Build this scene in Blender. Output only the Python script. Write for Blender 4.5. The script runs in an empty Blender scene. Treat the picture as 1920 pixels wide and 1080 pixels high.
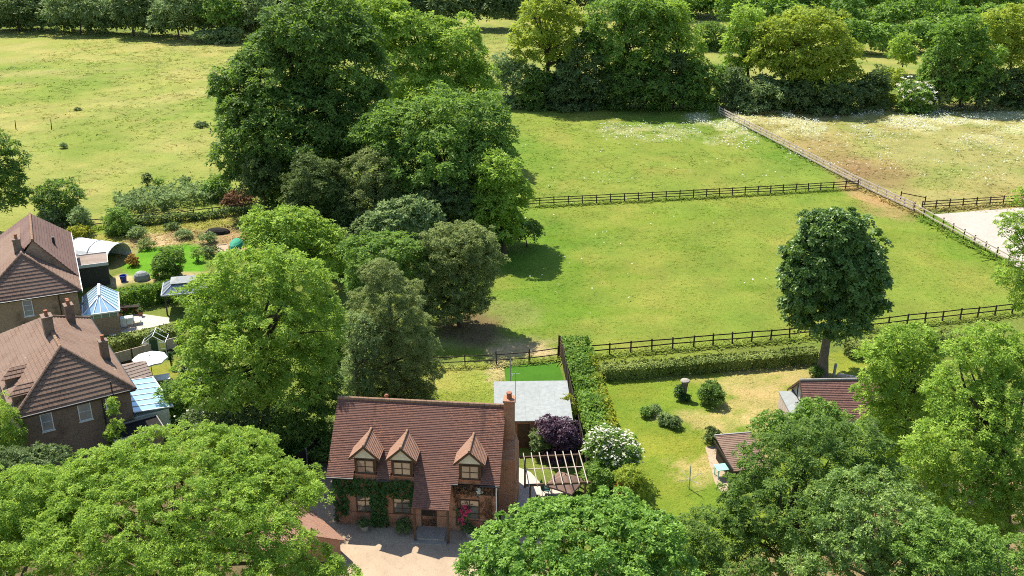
import bpy, math, random
import numpy as np
from mathutils import Vector, Matrix

# ------------------------------------------------------------------ camera constants
F = 1900.0
PITCH = math.atan(784.0 / F)
CP, SP = math.cos(PITCH), math.sin(PITCH)
CAM_H = 43.0 * CP
R = math.radians
scene = bpy.context.scene
COL = scene.collection
rng = np.random.default_rng(7)
random.seed(7)

def ray(px, py):
    u = (px - 960) / F
    v = (py - 540) / F
    return (u, CP - v * SP, -SP - v * CP)

def G(px, py, z=0.0):
    """surveyed point: where the sight line through photo pixel px,py meets height z"""
    d = ray(px, py)
    t = (z - CAM_H) / d[2]
    return Vector((d[0] * t, d[1] * t, z))

def at_depth(px, py, Y):
    d = ray(px, py)
    t = Y / d[1]
    return Vector((d[0] * t, Y, CAM_H + d[2] * t))

def zdist(p):
    return p[1] * CP - (p[2] - CAM_H) * SP

# ------------------------------------------------------------------ noise in numpy
def _hash(ix, iy, seed):
    n = (ix.astype(np.int64) * 374761393 + iy.astype(np.int64) * 668265263 + seed * 1274126177) & 0xFFFFFFFF
    n = ((n ^ (n >> 13)) * 1274126177) & 0xFFFFFFFF
    n = n ^ (n >> 16)
    return (n & 0xFFFF) / 65535.0

def vnoise(x, y, scale, seed=0):
    x = x / scale; y = y / scale
    ix = np.floor(x); iy = np.floor(y)
    fx = x - ix; fy = y - iy
    fx = fx * fx * (3 - 2 * fx); fy = fy * fy * (3 - 2 * fy)
    a = _hash(ix, iy, seed); b = _hash(ix + 1, iy, seed)
    c = _hash(ix, iy + 1, seed); d = _hash(ix + 1, iy + 1, seed)
    return (a * (1 - fx) + b * fx) * (1 - fy) + (c * (1 - fx) + d * fx) * fy

def fbm(x, y, scale, seed=0, oct=4):
    s = 0; a = .5; t = 0
    for i in range(oct):
        s = s + a * vnoise(x, y, scale / 2 ** i, seed + i * 17); t += a; a *= .55
    return s / t

def in_poly(X, Y, poly):
    inside = np.zeros(X.shape, bool)
    n = len(poly)
    for i in range(n):
        x1, y1 = poly[i][0], poly[i][1]; x2, y2 = poly[(i + 1) % n][0], poly[(i + 1) % n][1]
        if y1 == y2: continue
        c = ((y1 > Y) != (y2 > Y)) & (X < (x2 - x1) * (Y - y1) / (y2 - y1) + x1)
        inside ^= c
    return inside

# ------------------------------------------------------------------ materials
def new_mat(name):
    m = bpy.data.materials.new(name); m.use_nodes = True
    nt = m.node_tree; nt.nodes.clear()
    out = nt.nodes.new('ShaderNodeOutputMaterial')
    return m, nt, out

def N(nt, typ, **kw):
    n = nt.nodes.new(typ)
    for k, v in kw.items():
        if k in n.inputs: n.inputs[k].default_value = v
        else: setattr(n, k, v)
    return n

def L(nt, a, b): nt.links.new(a, b)

def c4(c): return (c[0], c[1], c[2], 1.0)

def mix_rgb(nt, fac, a, b, blend='MIX'):
    n = nt.nodes.new('ShaderNodeMix'); n.data_type = 'RGBA'; n.blend_type = blend
    for sock, v in ((n.inputs[0], fac), (n.inputs[6], a), (n.inputs[7], b)):
        if hasattr(v, 'is_output'): nt.links.new(v, sock)
        elif sock == n.inputs[0]: sock.default_value = v
        else: sock.default_value = c4(v)
    return n.outputs[2]

def ramp(nt, val, p0, p1):
    n = nt.nodes.new('ShaderNodeMapRange'); n.clamp = True
    n.inputs[1].default_value = p0; n.inputs[2].default_value = p1
    nt.links.new(val, n.inputs[0]); return n.outputs[0]

def bsdf(nt, out, color, rough=.7, spec=.3, metal=0.0, normal=None):
    b = nt.nodes.new('ShaderNodeBsdfPrincipled')
    if hasattr(color, 'is_output'): nt.links.new(color, b.inputs['Base Color'])
    else: b.inputs['Base Color'].default_value = c4(color)
    b.inputs['Roughness'].default_value = rough
    b.inputs['Specular IOR Level'].default_value = spec
    b.inputs['Metallic'].default_value = metal
    if normal is not None: nt.links.new(normal, b.inputs['Normal'])
    nt.links.new(b.outputs[0], out.inputs[0])
    return b

def coords(nt, kind='Object'):
    return nt.nodes.new('ShaderNodeTexCoord').outputs[kind]

def noise(nt, vec, scale, detail=4, rough=.6):
    n = nt.nodes.new('ShaderNodeTexNoise')
    n.inputs['Scale'].default_value = scale; n.inputs['Detail'].default_value = detail
    n.inputs['Roughness'].default_value = rough
    nt.links.new(vec, n.inputs['Vector']); return n.outputs['Fac']

def bump(nt, h, strength=.4, dist=.03):
    n = nt.nodes.new('ShaderNodeBump'); n.inputs['Strength'].default_value = strength
    n.inputs['Distance'].default_value = dist; nt.links.new(h, n.inputs['Height']); return n.outputs[0]

def mat_plain(name, c1, c2=None, scale=3, rough=.7, spec=.3, bumpd=.01, metal=0.0):
    m, nt, out = new_mat(name)
    c2 = c2 or tuple(x * .7 for x in c1)
    v = coords(nt)
    n1 = noise(nt, v, scale); n2 = noise(nt, v, scale * 9, 3)
    col = mix_rgb(nt, ramp(nt, n1, .35, .65), c1, c2)
    col = mix_rgb(nt, ramp(nt, n2, .3, .8), col, tuple(x * .75 for x in c2))
    bsdf(nt, out, col, rough, spec, metal, bump(nt, n2, .4, bumpd))
    return m

def mat_brick(name, c1, c2, mortar, w=.225, h=.075, mort=.012, rough=.85, stain=(.03, .025, .02), bstr=.5):
    m, nt, out = new_mat(name)
    uv = nt.nodes.new('ShaderNodeUVMap').outputs[0]
    b = nt.nodes.new('ShaderNodeTexBrick')
    b.inputs['Scale'].default_value = 1.0
    b.inputs['Brick Width'].default_value = w; b.inputs['Row Height'].default_value = h
    b.inputs['Mortar Size'].default_value = mort; b.inputs['Bias'].default_value = 0
    b.inputs['Color1'].default_value = c4(c1); b.inputs['Color2'].default_value = c4(c2)
    b.inputs['Mortar'].default_value = c4(mortar)
    L(nt, uv, b.inputs['Vector'])
    v = coords(nt)
    n1 = noise(nt, v, .9, 5); n2 = noise(nt, v, 14, 3)
    col = mix_rgb(nt, ramp(nt, n1, .52, .8), b.outputs[0], stain)
    col = mix_rgb(nt, ramp(nt, n2, .35, .9), col, tuple(x * .6 for x in c1))
    inv = nt.nodes.new('ShaderNodeMath'); inv.operation = 'SUBTRACT'; inv.inputs[0].default_value = 1
    L(nt, b.outputs['Fac'], inv.inputs[1])
    bsdf(nt, out, col, rough, .2, 0, bump(nt, inv.outputs[0], bstr, .015))
    return m

def mat_tile(name, cols, w, h, lichen=(.42, .38, .30), lich=.70, streak=None):
    """clay / concrete tiles: each tile its own tone, lichen specks"""
    m, nt, out = new_mat(name)
    uv = nt.nodes.new('ShaderNodeUVMap').outputs[0]
    b = nt.nodes.new('ShaderNodeTexBrick')
    b.inputs['Scale'].default_value = 1.0
    b.inputs['Brick Width'].default_value = w; b.inputs['Row Height'].default_value = h
    b.inputs['Mortar Size'].default_value = .007 if h < .2 else .020  # dark tile joints; the wider ones also paint in shadow lines under the laps
    b.inputs['Color1'].default_value = c4(cols[0]); b.inputs['Color2'].default_value = c4(cols[1])
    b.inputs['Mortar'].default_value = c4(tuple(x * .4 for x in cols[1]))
    L(nt, uv, b.inputs['Vector'])
    v = coords(nt)
    n1 = noise(nt, v, .55, 5, .65); n2 = noise(nt, v, 3.2, 3); n3 = noise(nt, v, 11, 2)
    col = mix_rgb(nt, ramp(nt, n1, .40, .62), b.outputs[0], cols[2])
    col = mix_rgb(nt, ramp(nt, n3, .45, .75), col, cols[3])
    col = mix_rgb(nt, ramp(nt, n2, lich, lich + .06), col, lichen)
    if streak:
        mp = nt.nodes.new('ShaderNodeMapping'); mp.inputs['Scale'].default_value = (1.1, .12, 1)
        L(nt, uv, mp.inputs[0])
        s = noise(nt, mp.outputs[0], 1.0, 3)
        col = mix_rgb(nt, ramp(nt, s, .56, .72), col, streak)
    bsdf(nt, out, col, .85, .2, 0, bump(nt, n3, .5, .012))
    return m

def mat_glass(name, col, rough=.06, metal=.35):
    m, nt, out = new_mat(name)
    v = coords(nt)
    n1 = noise(nt, v, 1.4, 2)
    c = mix_rgb(nt, ramp(nt, n1, .3, .7), col, tuple(x * .8 for x in col))
    bsdf(nt, out, c, rough, .8, metal, bump(nt, n1, .05, .02))
    return m

def mat_leaf(name, dark, light, trans, tf=.34, rough=.5, spec=.35, bloom=None, bl=.9):
    m, nt, out = new_mat(name)
    a = nt.nodes.new('ShaderNodeAttribute'); a.attribute_name = 'tint'
    col = mix_rgb(nt, a.outputs['Fac'], dark, light)
    tcol = mix_rgb(nt, a.outputs['Fac'], tuple(x * .75 for x in trans), trans)
    if bloom:
        th = nt.nodes.new('ShaderNodeMath'); th.operation = 'GREATER_THAN'; th.inputs[1].default_value = bl
        L(nt, a.outputs['Fac'], th.inputs[0])
        col = mix_rgb(nt, th.outputs[0], col, bloom)
        tcol = mix_rgb(nt, th.outputs[0], tcol, bloom)
    b = nt.nodes.new('ShaderNodeBsdfPrincipled')
    L(nt, col, b.inputs['Base Color']); b.inputs['Roughness'].default_value = rough
    b.inputs['Specular IOR Level'].default_value = spec
    t = nt.nodes.new('ShaderNodeBsdfTranslucent'); L(nt, tcol, t.inputs[0])
    mx = nt.nodes.new('ShaderNodeMixShader'); mx.inputs[0].default_value = tf
    L(nt, b.outputs[0], mx.inputs[1]); L(nt, t.outputs[0], mx.inputs[2]); L(nt, mx.outputs[0], out.inputs[0])
    return m

M = {}
LEAF = {
    #        dark                  light                 translucent        share rough spec
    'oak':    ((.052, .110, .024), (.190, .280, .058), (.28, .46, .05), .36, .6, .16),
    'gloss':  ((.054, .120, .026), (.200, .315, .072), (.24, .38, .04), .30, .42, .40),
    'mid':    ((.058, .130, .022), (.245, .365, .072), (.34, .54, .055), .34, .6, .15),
    'light':  ((.098, .200, .022), (.370, .500, .085), (.50, .70, .065), .36, .6, .14),
    'yellow': ((.150, .225, .022), (.400, .470, .080), (.56, .66, .06), .42, .6, .14),
    'olive':  ((.115, .165, .045), (.330, .380, .125), (.36, .44, .13), .34, .6, .14),
    'grey':   ((.100, .165, .052), (.310, .400, .150), (.34, .46, .16), .34, .6, .14),
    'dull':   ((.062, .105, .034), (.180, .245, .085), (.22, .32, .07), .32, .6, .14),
    'yew':    ((.060, .095, .022), (.165, .225, .060), (.18, .24, .06), .27, .6, .14),
    'fresh':  ((.072, .170, .022), (.265, .425, .078), (.38, .62, .06), .34, .5, .18),
    'speck':  ((.070, .145, .028), (.310, .430, .105), (.36, .54, .085), .32, .45, .26),
    'purple': ((.050, .024, .040), (.190, .110, .150), (.18, .06, .10), .26, .5, .30),
    'gold':   ((.150, .200, .015), (.420, .440, .045), (.55, .52, .02), .34, .6, .20),
    'hedge':  ((.075, .160, .024), (.250, .380, .072), (.26, .46, .03), .34, .6, .18),
    'clip':   ((.085, .125, .022), (.270, .320, .075), (.15, .22, .03), .08, .7, .12),
    'ivy':    ((.022, .066, .015), (.055, .130, .026), (.08, .18, .015), .28, .5, .25),
    'brown':  ((.110, .055, .028), (.210, .110, .055), (.18, .09, .04), .10, .80, .10),
    'rust':   ((.260, .130, .020), (.420, .230, .040), (.45, .25, .03), .30, .60, .20),
}
for k, (d, l, t, tf, ro, sp) in LEAF.items():
    M['leaf_' + k] = mat_leaf('leaf_' + k, d, l, t, tf, ro, sp)
M['leaf_blossom'] = mat_leaf('leaf_blossom', (.60, .58, .44), (.78, .76, .62), (.55, .53, .36), .2, .6, .2)
M['leaf_pink'] = mat_leaf('leaf_pink', (.50, .03, .10), (.75, .10, .20), (.6, .05, .12), .2, .6, .2)
M['leaf_white'] = mat_leaf('leaf_white', (.62, .64, .52), (.80, .82, .72), (.45, .48, .33), .2, .6, .2)
M['bark'] = mat_plain('bark', (.13, .10, .07), (.07, .052, .036), 2.5, .9, .1, .04)
M['bark_pale'] = mat_plain('bark_pale', (.24, .21, .16), (.13, .11, .08), 2.5, .9, .1, .03)
M['wood_dark'] = mat_plain('wood_dark', (.055, .040, .030), (.028, .021, .017), 4, .8, .2)
M['wood_weathered'] = mat_plain('wood_weathered', (.64, .53, .46), (.46, .37, .31), 3, .85, .1)
M['wood_brown'] = mat_plain('wood_brown', (.14, .085, .05), (.08, .05, .03), 4, .75, .2)
M['wood_pale'] = mat_plain('wood_pale', (.54, .48, .40), (.40, .35, .28), 4, .8, .1)
M['white_paint'] = mat_plain('white_paint', (.80, .80, .78), (.70, .70, .67), 2, .5, .4, .003)
M['white_fabric'] = mat_plain('white_fabric', (.84, .84, .82), (.74, .74, .72), 3, .8, .2, .01)
M['cream'] = mat_plain('cream', (.72, .68, .55), (.60, .56, .44), 3, .75, .2, .004)
M['plaster'] = mat_plain('plaster', (.60, .56, .47), (.48, .44, .36), 2, .85, .15, .006)
M['concrete'] = mat_plain('concrete', (.42, .40, .37), (.30, .28, .26), 2.5, .9, .15, .01)
M['stone'] = mat_plain('stone', (.44, .385, .32), (.30, .265, .225), 3, .9, .15, .015)
M['lead'] = mat_plain('lead', (.13, .135, .15), (.08, .085, .095), 2, .6, .4, .005)
M['dark_metal'] = mat_plain('dark_metal', (.03, .03, .033), (.018, .018, .02), 3, .45, .5, .003)
M['galvanised'] = mat_plain('galvanised', (.42, .44, .45), (.30, .31, .32), 3, .4, .5, .003)
M['felt_grey'] = mat_plain('felt_grey', (.325, .345, .332), (.29, .308, .297), .35, .75, .25, .004)
M['felt_dark'] = mat_plain('felt_dark', (.34, .27, .225), (.25, .195, .165), 1.1, .9, .15, .01)
M['mint'] = mat_plain('mint', (.36, .66, .55), (.30, .58, .48), 2, .6, .3, .004)
M['blue_plastic'] = mat_plain('blue_plastic', (.02, .05, .42), (.015, .04, .33), 3, .4, .4, .003)
M['green_net'] = mat_plain('green_net', (.05, .36, .22), (.03, .25, .15), 5, .7, .2, .02)
M['green_plastic'] = mat_plain('green_plastic', (.02, .10, .07), (.015, .07, .05), 4, .45, .4, .003)
M['brown_fabric'] = mat_plain('brown_fabric', (.26, .17, .13), (.19, .12, .095), 4, .85, .15, .01)
M['terracotta'] = mat_plain('terracotta', (.42, .17, .09), (.30, .12, .07), 5, .85, .15, .005)
M['soil'] = mat_plain('soil', (.20, .15, .105), (.13, .095, .07), 2, .95, .05, .04)
M['charcoal'] = mat_plain('charcoal', (.04, .037, .035), (.025, .023, .022), 3, .95, .05, .04)
M['brick_red'] = mat_brick('brick_red', (.46, .185, .09), (.33, .13, .068), (.40, .32, .24))
M['brick_brown'] = mat_brick('brick_brown', (.42, .26, .16), (.31, .19, .12), (.40, .33, .25))
M['brick_dark'] = mat_brick('brick_dark', (.27, .175, .125), (.195, .125, .092), (.25, .21, .165))
M['render_dark'] = mat_plain('render_dark', (.10, .093, .08), (.075, .07, .06), 1.3, .95, .1, .01)
M['tile_red'] = mat_tile('tile_red', ((.31, .140, .086), (.158, .080, .062), (.185, .095, .072), (.115, .064, .053)), .17, .115,
                         lich=.74, streak=(.085, .05, .04))
M['tile_orange'] = mat_tile('tile_orange', ((.34, .185, .122), (.235, .125, .085), (.27, .16, .112), (.19, .112, .082)), .17, .115, lich=.72)
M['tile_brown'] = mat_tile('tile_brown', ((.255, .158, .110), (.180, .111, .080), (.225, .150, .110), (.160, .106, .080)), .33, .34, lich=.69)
M['tile_far'] = mat_tile('tile_far', ((.205, .118, .096), (.152, .090, .076), (.19, .121, .099), (.136, .087, .073)), .33, .34, lich=.72)
M['tile_plum'] = mat_tile('tile_plum', ((.27, .135, .105), (.165, .085, .07), (.20, .11, .09), (.125, .07, .06)), .22, .14, lich=.73)
M['ridge_tile'] = mat_plain('ridge_tile', (.38, .25, .16), (.25, .15, .10), 4, .9, .1, .015)
M['glass_dark'] = mat_glass('glass_dark', (.28, .26, .22), .05, .55)
M['glass_blue'] = mat_glass('glass_blue', (.36, .56, .72), .12, .25)
M['glass_grey'] = mat_glass('glass_grey', (.26, .30, .36), .15, .3)
def mat_clear():
    m, nt, out = new_mat('glass_clear')
    g = N(nt, 'ShaderNodeBsdfGlossy', Roughness=.05); g.inputs[0].default_value = (.85, .9, .9, 1)
    t = N(nt, 'ShaderNodeBsdfTransparent'); t.inputs[0].default_value = (.86, .92, .90, 1)
    mx = nt.nodes.new('ShaderNodeMixShader'); mx.inputs[0].default_value = .22
    L(nt, t.outputs[0], mx.inputs[1]); L(nt, g.outputs[0], mx.inputs[2]); L(nt, mx.outputs[0], out.inputs[0])
    return m
M['glass_clear'] = mat_clear()
def mat_gravel(name, c1, c2, c3, scale=22):
    m, nt, out = new_mat(name)
    v = coords(nt)
    n1 = noise(nt, v, .35, 5, .65); n2 = noise(nt, v, scale, 3, .7); n3 = noise(nt, v, 2.6, 4)
    col = mix_rgb(nt, ramp(nt, n1, .38, .66), c1, c2)
    col = mix_rgb(nt, ramp(nt, n2, .45, .75), col, c3)
    col = mix_rgb(nt, ramp(nt, n3, .56, .75), col, tuple(x * .8 for x in c2))
    bsdf(nt, out, col, .95, .1, 0, bump(nt, n2, .6, .02))
    return m
M['gravel'] = mat_gravel('gravel', (.45, .345, .24), (.36, .27, .188), (.27, .20, .14))
M['arena_sand'] = mat_gravel('arena_sand', (.45, .395, .335), (.38, .33, .28), (.31, .265, .22), 9)
M['paving'] = mat_gravel('paving', (.52, .46, .39), (.45, .39, .33), (.38, .33, .28), 12)
M['asphalt'] = mat_gravel('asphalt', (.13, .115, .105), (.10, .09, .082), (.08, .07, .065), 15)
M['turf'] = mat_gravel('turf', (.056, .152, .012), (.044, .122, .010), (.040, .108, .010), 16)
def mat_ground():
    m, nt, out = new_mat('ground_grass')
    a = nt.nodes.new('ShaderNodeAttribute'); a.attribute_name = 'albedo'
    v = coords(nt)
    n1 = noise(nt, v, .25, 6, .7); n2 = noise(nt, v, 1.6, 5, .75); n3 = noise(nt, v, 7, 4, .7)
    c = a.outputs['Color']
    n4 = noise(nt, v, 3.6, 3, .6)
    c = mix_rgb(nt, ramp(nt, n1, .42, .68), c, (1.14, 1.03, 1.10), 'MULTIPLY')
    c = mix_rgb(nt, ramp(nt, n2, .47, .70), c, (.70, .82, .66), 'MULTIPLY')
    c = mix_rgb(nt, ramp(nt, n4, .50, .70), c, (1.22, 1.14, 1.12), 'MULTIPLY')
    c = mix_rgb(nt, ramp(nt, n3, .48, .70), c, (.66, .78, .62), 'MULTIPLY')
    ad = nt.nodes.new('ShaderNodeMath'); ad.operation = 'ADD'; L(nt, n3, ad.inputs[0]); L(nt, n2, ad.inputs[1])
    bsdf(nt, out, c, .95, .08, 0, bump(nt, ad.outputs[0], .9, .14))
    return m
M['ground'] = mat_ground()
def mat_tuft():
    m, nt, out = new_mat('grass_blade')
    a = nt.nodes.new('ShaderNodeAttribute'); a.attribute_name = 'albedo'
    b = bsdf(nt, out, a.outputs['Color'], .8, .15)
    t = nt.nodes.new('ShaderNodeBsdfTranslucent'); L(nt, a.outputs['Color'], t.inputs[0])
    mx = nt.nodes.new('ShaderNodeMixShader'); mx.inputs[0].default_value = .3
    L(nt, b.outputs[0], mx.inputs[1]); L(nt, t.outputs[0], mx.inputs[2]); L(nt, mx.outputs[0], out.inputs[0])
    return m
M['tuft'] = mat_tuft()

# ------------------------------------------------------------------ scene objects
WLOC = {}
def tag(o, label=None, cat=None, group=None, kind=None):
    if label: o['label'] = label
    if cat: o['category'] = cat
    if group: o['group'] = group
    if kind: o['kind'] = kind
    return o

def thing(name, label, cat, loc, group=None):
    o = bpy.data.objects.new(name, None); COL.objects.link(o)
    o.location = Vector(loc); WLOC[o] = Vector(loc)
    o.empty_display_size = .5
    return tag(o, label, cat, group)

def link_mesh(name, me, parent=None, origin=None):
    o = bpy.data.objects.new(name, me); COL.objects.link(o)
    if parent is not None:
        o.parent = parent; WLOC[o] = WLOC[parent]
    else:
        o.location = origin if origin is not None else Vector((0, 0, 0)); WLOC[o] = Vector(o.location)
    return o

class Frame:
    """local axes: u along the front, v towards the back, z up"""
    def __init__(s, o, deg):
        s.o = Vector((o[0], o[1], 0)); a = R(deg); s.u = Vector((math.cos(a), math.sin(a), 0)); s.v = Vector((-math.sin(a), math.cos(a), 0)); s.a = a
    def __call__(s, u, v, z=0.0): return s.o + s.u * u + s.v * v + Vector((0, 0, z))
    def inv(s, p):
        d = Vector((p[0], p[1], 0)) - s.o
        return d.dot(s.u), d.dot(s.v)

WORLD = Frame((0, 0), 0)

class MB:
    def __init__(s, fr=WORLD): s.uv = {}; s.v = []; s.f = []; s.fr = fr; s.mi = []; s.cur = 0
    def pt(s, p): s.v.append(s.fr(*p)); return len(s.v) - 1
    def poly(s, pts):
        s.f.append([s.pt(p) for p in pts]); s.mi.append(s.cur); return s
    def wpoly(s, pts):
        b = len(s.v); s.v += [Vector(p) for p in pts]; s.f.append(list(range(b, b + len(pts)))); s.mi.append(s.cur); return s
    def hexa(s, p):
        """8 corners: bottom ring 0-3 counter-clockwise, top ring 4-7"""
        b = len(s.v); s.v += [s.fr(*q) for q in p]
        for f in ((3, 2, 1, 0), (4, 5, 6, 7), (0, 1, 5, 4), (1, 2, 6, 5), (2, 3, 7, 6), (3, 0, 4, 7)):
            s.f.append([b + i for i in f]); s.mi.append(s.cur)
        return s
    def box(s, u0, u1, v0, v1, z0, z1):
        return s.hexa([(u0, v0, z0), (u1, v0, z0), (u1, v1, z0), (u0, v1, z0), (u0, v0, z1), (u1, v0, z1), (u1, v1, z1), (u0, v1, z1)])
    def bar(s, a, b, w, h=None):
        """square bar between two frame points"""
        h = h or w
        a = s.fr(*a); b = s.fr(*b); d = (b - a).normalized()
        up = Vector((0, 0, 1)) if abs(d.z) < .95 else Vector((1, 0, 0))
        x = d.cross(up).normalized() * (w / 2); y = x.cross(d).normalized() * (h / 2)
        k = len(s.v)
        for c in (a, b): s.v += [c - x - y, c + x - y, c + x + y, c - x + y]
        for f in ((0, 1, 2, 3), (7, 6, 5, 4), (1, 0, 4, 5), (2, 1, 5, 6), (3, 2, 6, 7), (0, 3, 7, 4)):
            s.f.append([k + i for i in f]); s.mi.append(s.cur)
        return s
    def tube(s, pts, rad, n=8, cap=True):
        pts = [s.fr(*p) for p in pts]
        k0 = len(s.v); m = len(pts)
        prev = None
        for i, p in enumerate(pts):
            d = (pts[min(i + 1, m - 1)] - pts[max(i - 1, 0)]).normalized()
            ref = prev if prev is not None else (Vector((1, 0, 0)) if abs(d.x) < .9 else Vector((0, 1, 0)))
            x = (ref - d * ref.dot(d)).normalized(); prev = x
            y = d.cross(x)
            r = rad[i] if hasattr(rad, '__len__') else rad
            for j in range(n):
                t = 2 * math.pi * j / n
                s.v.append(p + x * (r * math.cos(t)) + y * (r * math.sin(t)))
        for i in range(m - 1):
            for j in range(n):
                a = k0 + i * n + j; b = k0 + i * n + (j + 1) % n
                s.f.append([a, b, b + n, a + n]); s.mi.append(s.cur)
        if cap:
            s.f.append([k0 + j for j in range(n)][::-1]); s.mi.append(s.cur)
            s.f.append([k0 + (m - 1) * n + j for j in range(n)]); s.mi.append(s.cur)
        return s
    def lathe(s, c, prof, n=16):
        k0 = len(s.v)
        for r, z in prof:
            for j in range(n):
                t = 2 * math.pi * j / n
                s.v.append(s.fr(c[0] + r * math.cos(t), c[1] + r * math.sin(t), c[2] + z))
        for i in range(len(prof) - 1):
            for j in range(n):
                a = k0 + i * n + j; b = k0 + i * n + (j + 1) % n
                s.f.append([a, b, b + n, a + n]); s.mi.append(s.cur)
        s.f.append([k0 + j for j in range(n)][::-1]); s.mi.append(s.cur)
        s.f.append([k0 + (len(prof) - 1) * n + j for j in range(n)]); s.mi.append(s.cur)
        return s
    def slab(s, pts, t):
        """flat polygon (frame points) given thickness t downwards along its normal"""
        w = [s.fr(*p) for p in pts]
        nrm = (w[1] - w[0]).cross(w[2] - w[0]).normalized()
        if nrm.z < 0: nrm = -nrm; w = w[::-1]
        k = len(s.v); n = len(w)
        s.v += w + [p - nrm * t for p in w]
        s.f.append([k + i for i in range(n)]); s.f.append([k + n + i for i in range(n)][::-1]); s.mi += [s.cur] * 2
        for i in range(n):
            j = (i + 1) % n
            s.f.append([k + j, k + i, k + n + i, k + n + j]); s.mi.append(s.cur)
        return s
    def courses(s, pts, gauge, lift, under=.03):
        """roof plane laid in lapped courses; pts in frame coordinates, convex"""
        w = [s.fr(*p) for p in pts]
        nrm = Vector((0, 0, 0))
        for i in range(1, len(w) - 1): nrm += (w[i] - w[0]).cross(w[i + 1] - w[0])
        nrm.normalize()
        if nrm.z < 0: nrm = -nrm; w = w[::-1]
        uu = Vector((0, 0, 1)).cross(nrm).normalized(); vv = nrm.cross(uu)
        base = w[0].dot(nrm)
        P = [(p.dot(uu), p.dot(vv)) for p in w]
        lo = min(p[1] for p in P); hi = max(p[1] for p in P)
        def clip(poly, val, keep_above):
            o = []
            for i in range(len(poly)):
                a, b = poly[i], poly[(i + 1) % len(poly)]
                ia = (a[1] >= val) == keep_above; ib = (b[1] >= val) == keep_above
                if ia: o.append(a)
                if ia != ib:
                    t = (val - a[1]) / (b[1] - a[1]); o.append((a[0] + (b[0] - a[0]) * t, val))
            return o
        k = math.floor(lo / gauge)
        while k * gauge < hi:
            v0 = k * gauge; q = clip(clip(P, v0, True), v0 + gauge, False)
            k += 1
            if len(q) < 3: continue
            jl = lift * random.uniform(.85, 1.2)
            ids = []
            for (a, b) in q:
                h = jl * (1 - (b - v0) / gauge) + .004
                s.v.append(uu * a + vv * b + nrm * (base + h)); ids.append(len(s.v) - 1)
            s.uv[len(s.f)] = [(a, b - v0 + (k - 1) * gauge + .002) for a, b in q]
            s.f.append(ids); s.mi.append(s.cur)
            lowy = min(b for a, b in q)
            e = sorted([(a, i) for (a, b), i in zip(q, ids) if b - lowy < 1e-5])
            if len(e) >= 2:
                A, B = e[0][1], e[-1][1]
                s.v += [s.v[A] - nrm * (jl + .002), s.v[B] - nrm * (jl + .002)]
                m = len(s.v); s.f.append([m - 2, m - 1, B, A]); s.mi.append(s.cur)
        # underside
        kk = len(s.v); s.v += [p - nrm * under for p in w]; n = len(w)
        s.f.append([kk + i for i in range(n)][::-1]); s.mi.append(s.cur)
        k2 = len(s.v); s.v += [p + nrm * .004 for p in w]
        for i in range(n):
            j = (i + 1) % n
            s.f.append([kk + i, kk + j, k2 + j, k2 + i]); s.mi.append(s.cur)
        return s
    def build(s, name, mat, parent=None, label=None, cat=None, group=None, smooth=False, origin=None):
        if parent is not None: org = WLOC[parent]
        elif origin is not None: org = Vector(origin)
        else:
            org = sum(s.v, Vector((0, 0, 0))) / len(s.v); org.z = min(p.z for p in s.v)
        me = bpy.data.meshes.new(name)
        me.from_pydata([tuple(p - org) for p in s.v], [], s.f)
        for m in (mat if isinstance(mat, (list, tuple)) else [mat]): me.materials.append(M[m])
        if max(s.mi) > 0: me.polygons.foreach_set('material_index', s.mi)
        uvl = me.uv_layers.new(name='UVMap')
        Z = Vector((0, 0, 1))
        for p in me.polygons:
            if p.index in s.uv:
                for li, q in zip(p.loop_indices, s.uv[p.index]): uvl.data[li].uv = q
                continue
            n = p.normal
            if abs(n.z) > .999 or n.length < .5: u, v = Vector((1, 0, 0)), Vector((0, 1, 0))
            else: u = Z.cross(n).normalized(); v = n.cross(u)
            for li in p.loop_indices:
                co = me.vertices[me.loops[li].vertex_index].co
                uvl.data[li].uv = (co.dot(u), co.dot(v))
            if smooth: p.use_smooth = True
        me.update()
        o = link_mesh(name, me, parent, org)
        return tag(o, label, cat, group)

# ------------------------------------------------------------------ foliage
def quads_mesh(name, V, mat, tint=None, color=None):
    """V: (n,4,3) quads -> mesh with a per-face tint"""
    n = V.shape[0]
    me = bpy.data.meshes.new(name)
    me.vertices.add(n * 4); me.vertices.foreach_set('co', V.astype(np.float32).reshape(-1))
    me.loops.add(n * 4); me.loops.foreach_set('vertex_index', np.arange(n * 4, dtype=np.int32))
    me.polygons.add(n); me.polygons.foreach_set('loop_start', np.arange(0, n * 4, 4, dtype=np.int32))
    if tint is not None:
        a = me.attributes.new('tint', 'FLOAT', 'FACE'); a.data.foreach_set('value', tint.astype(np.float32))
    if color is not None:
        a = me.attributes.new('albedo', 'FLOAT_COLOR', 'FACE')
        a.data.foreach_set('color', np.c_[color, np.ones(n)].astype(np.float32).reshape(-1))
    me.materials.append(M[mat])
    me.update(calc_edges=True)
    return me

def unit(a): return a / np.maximum(np.linalg.norm(a, axis=-1, keepdims=True), 1e-9)

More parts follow.
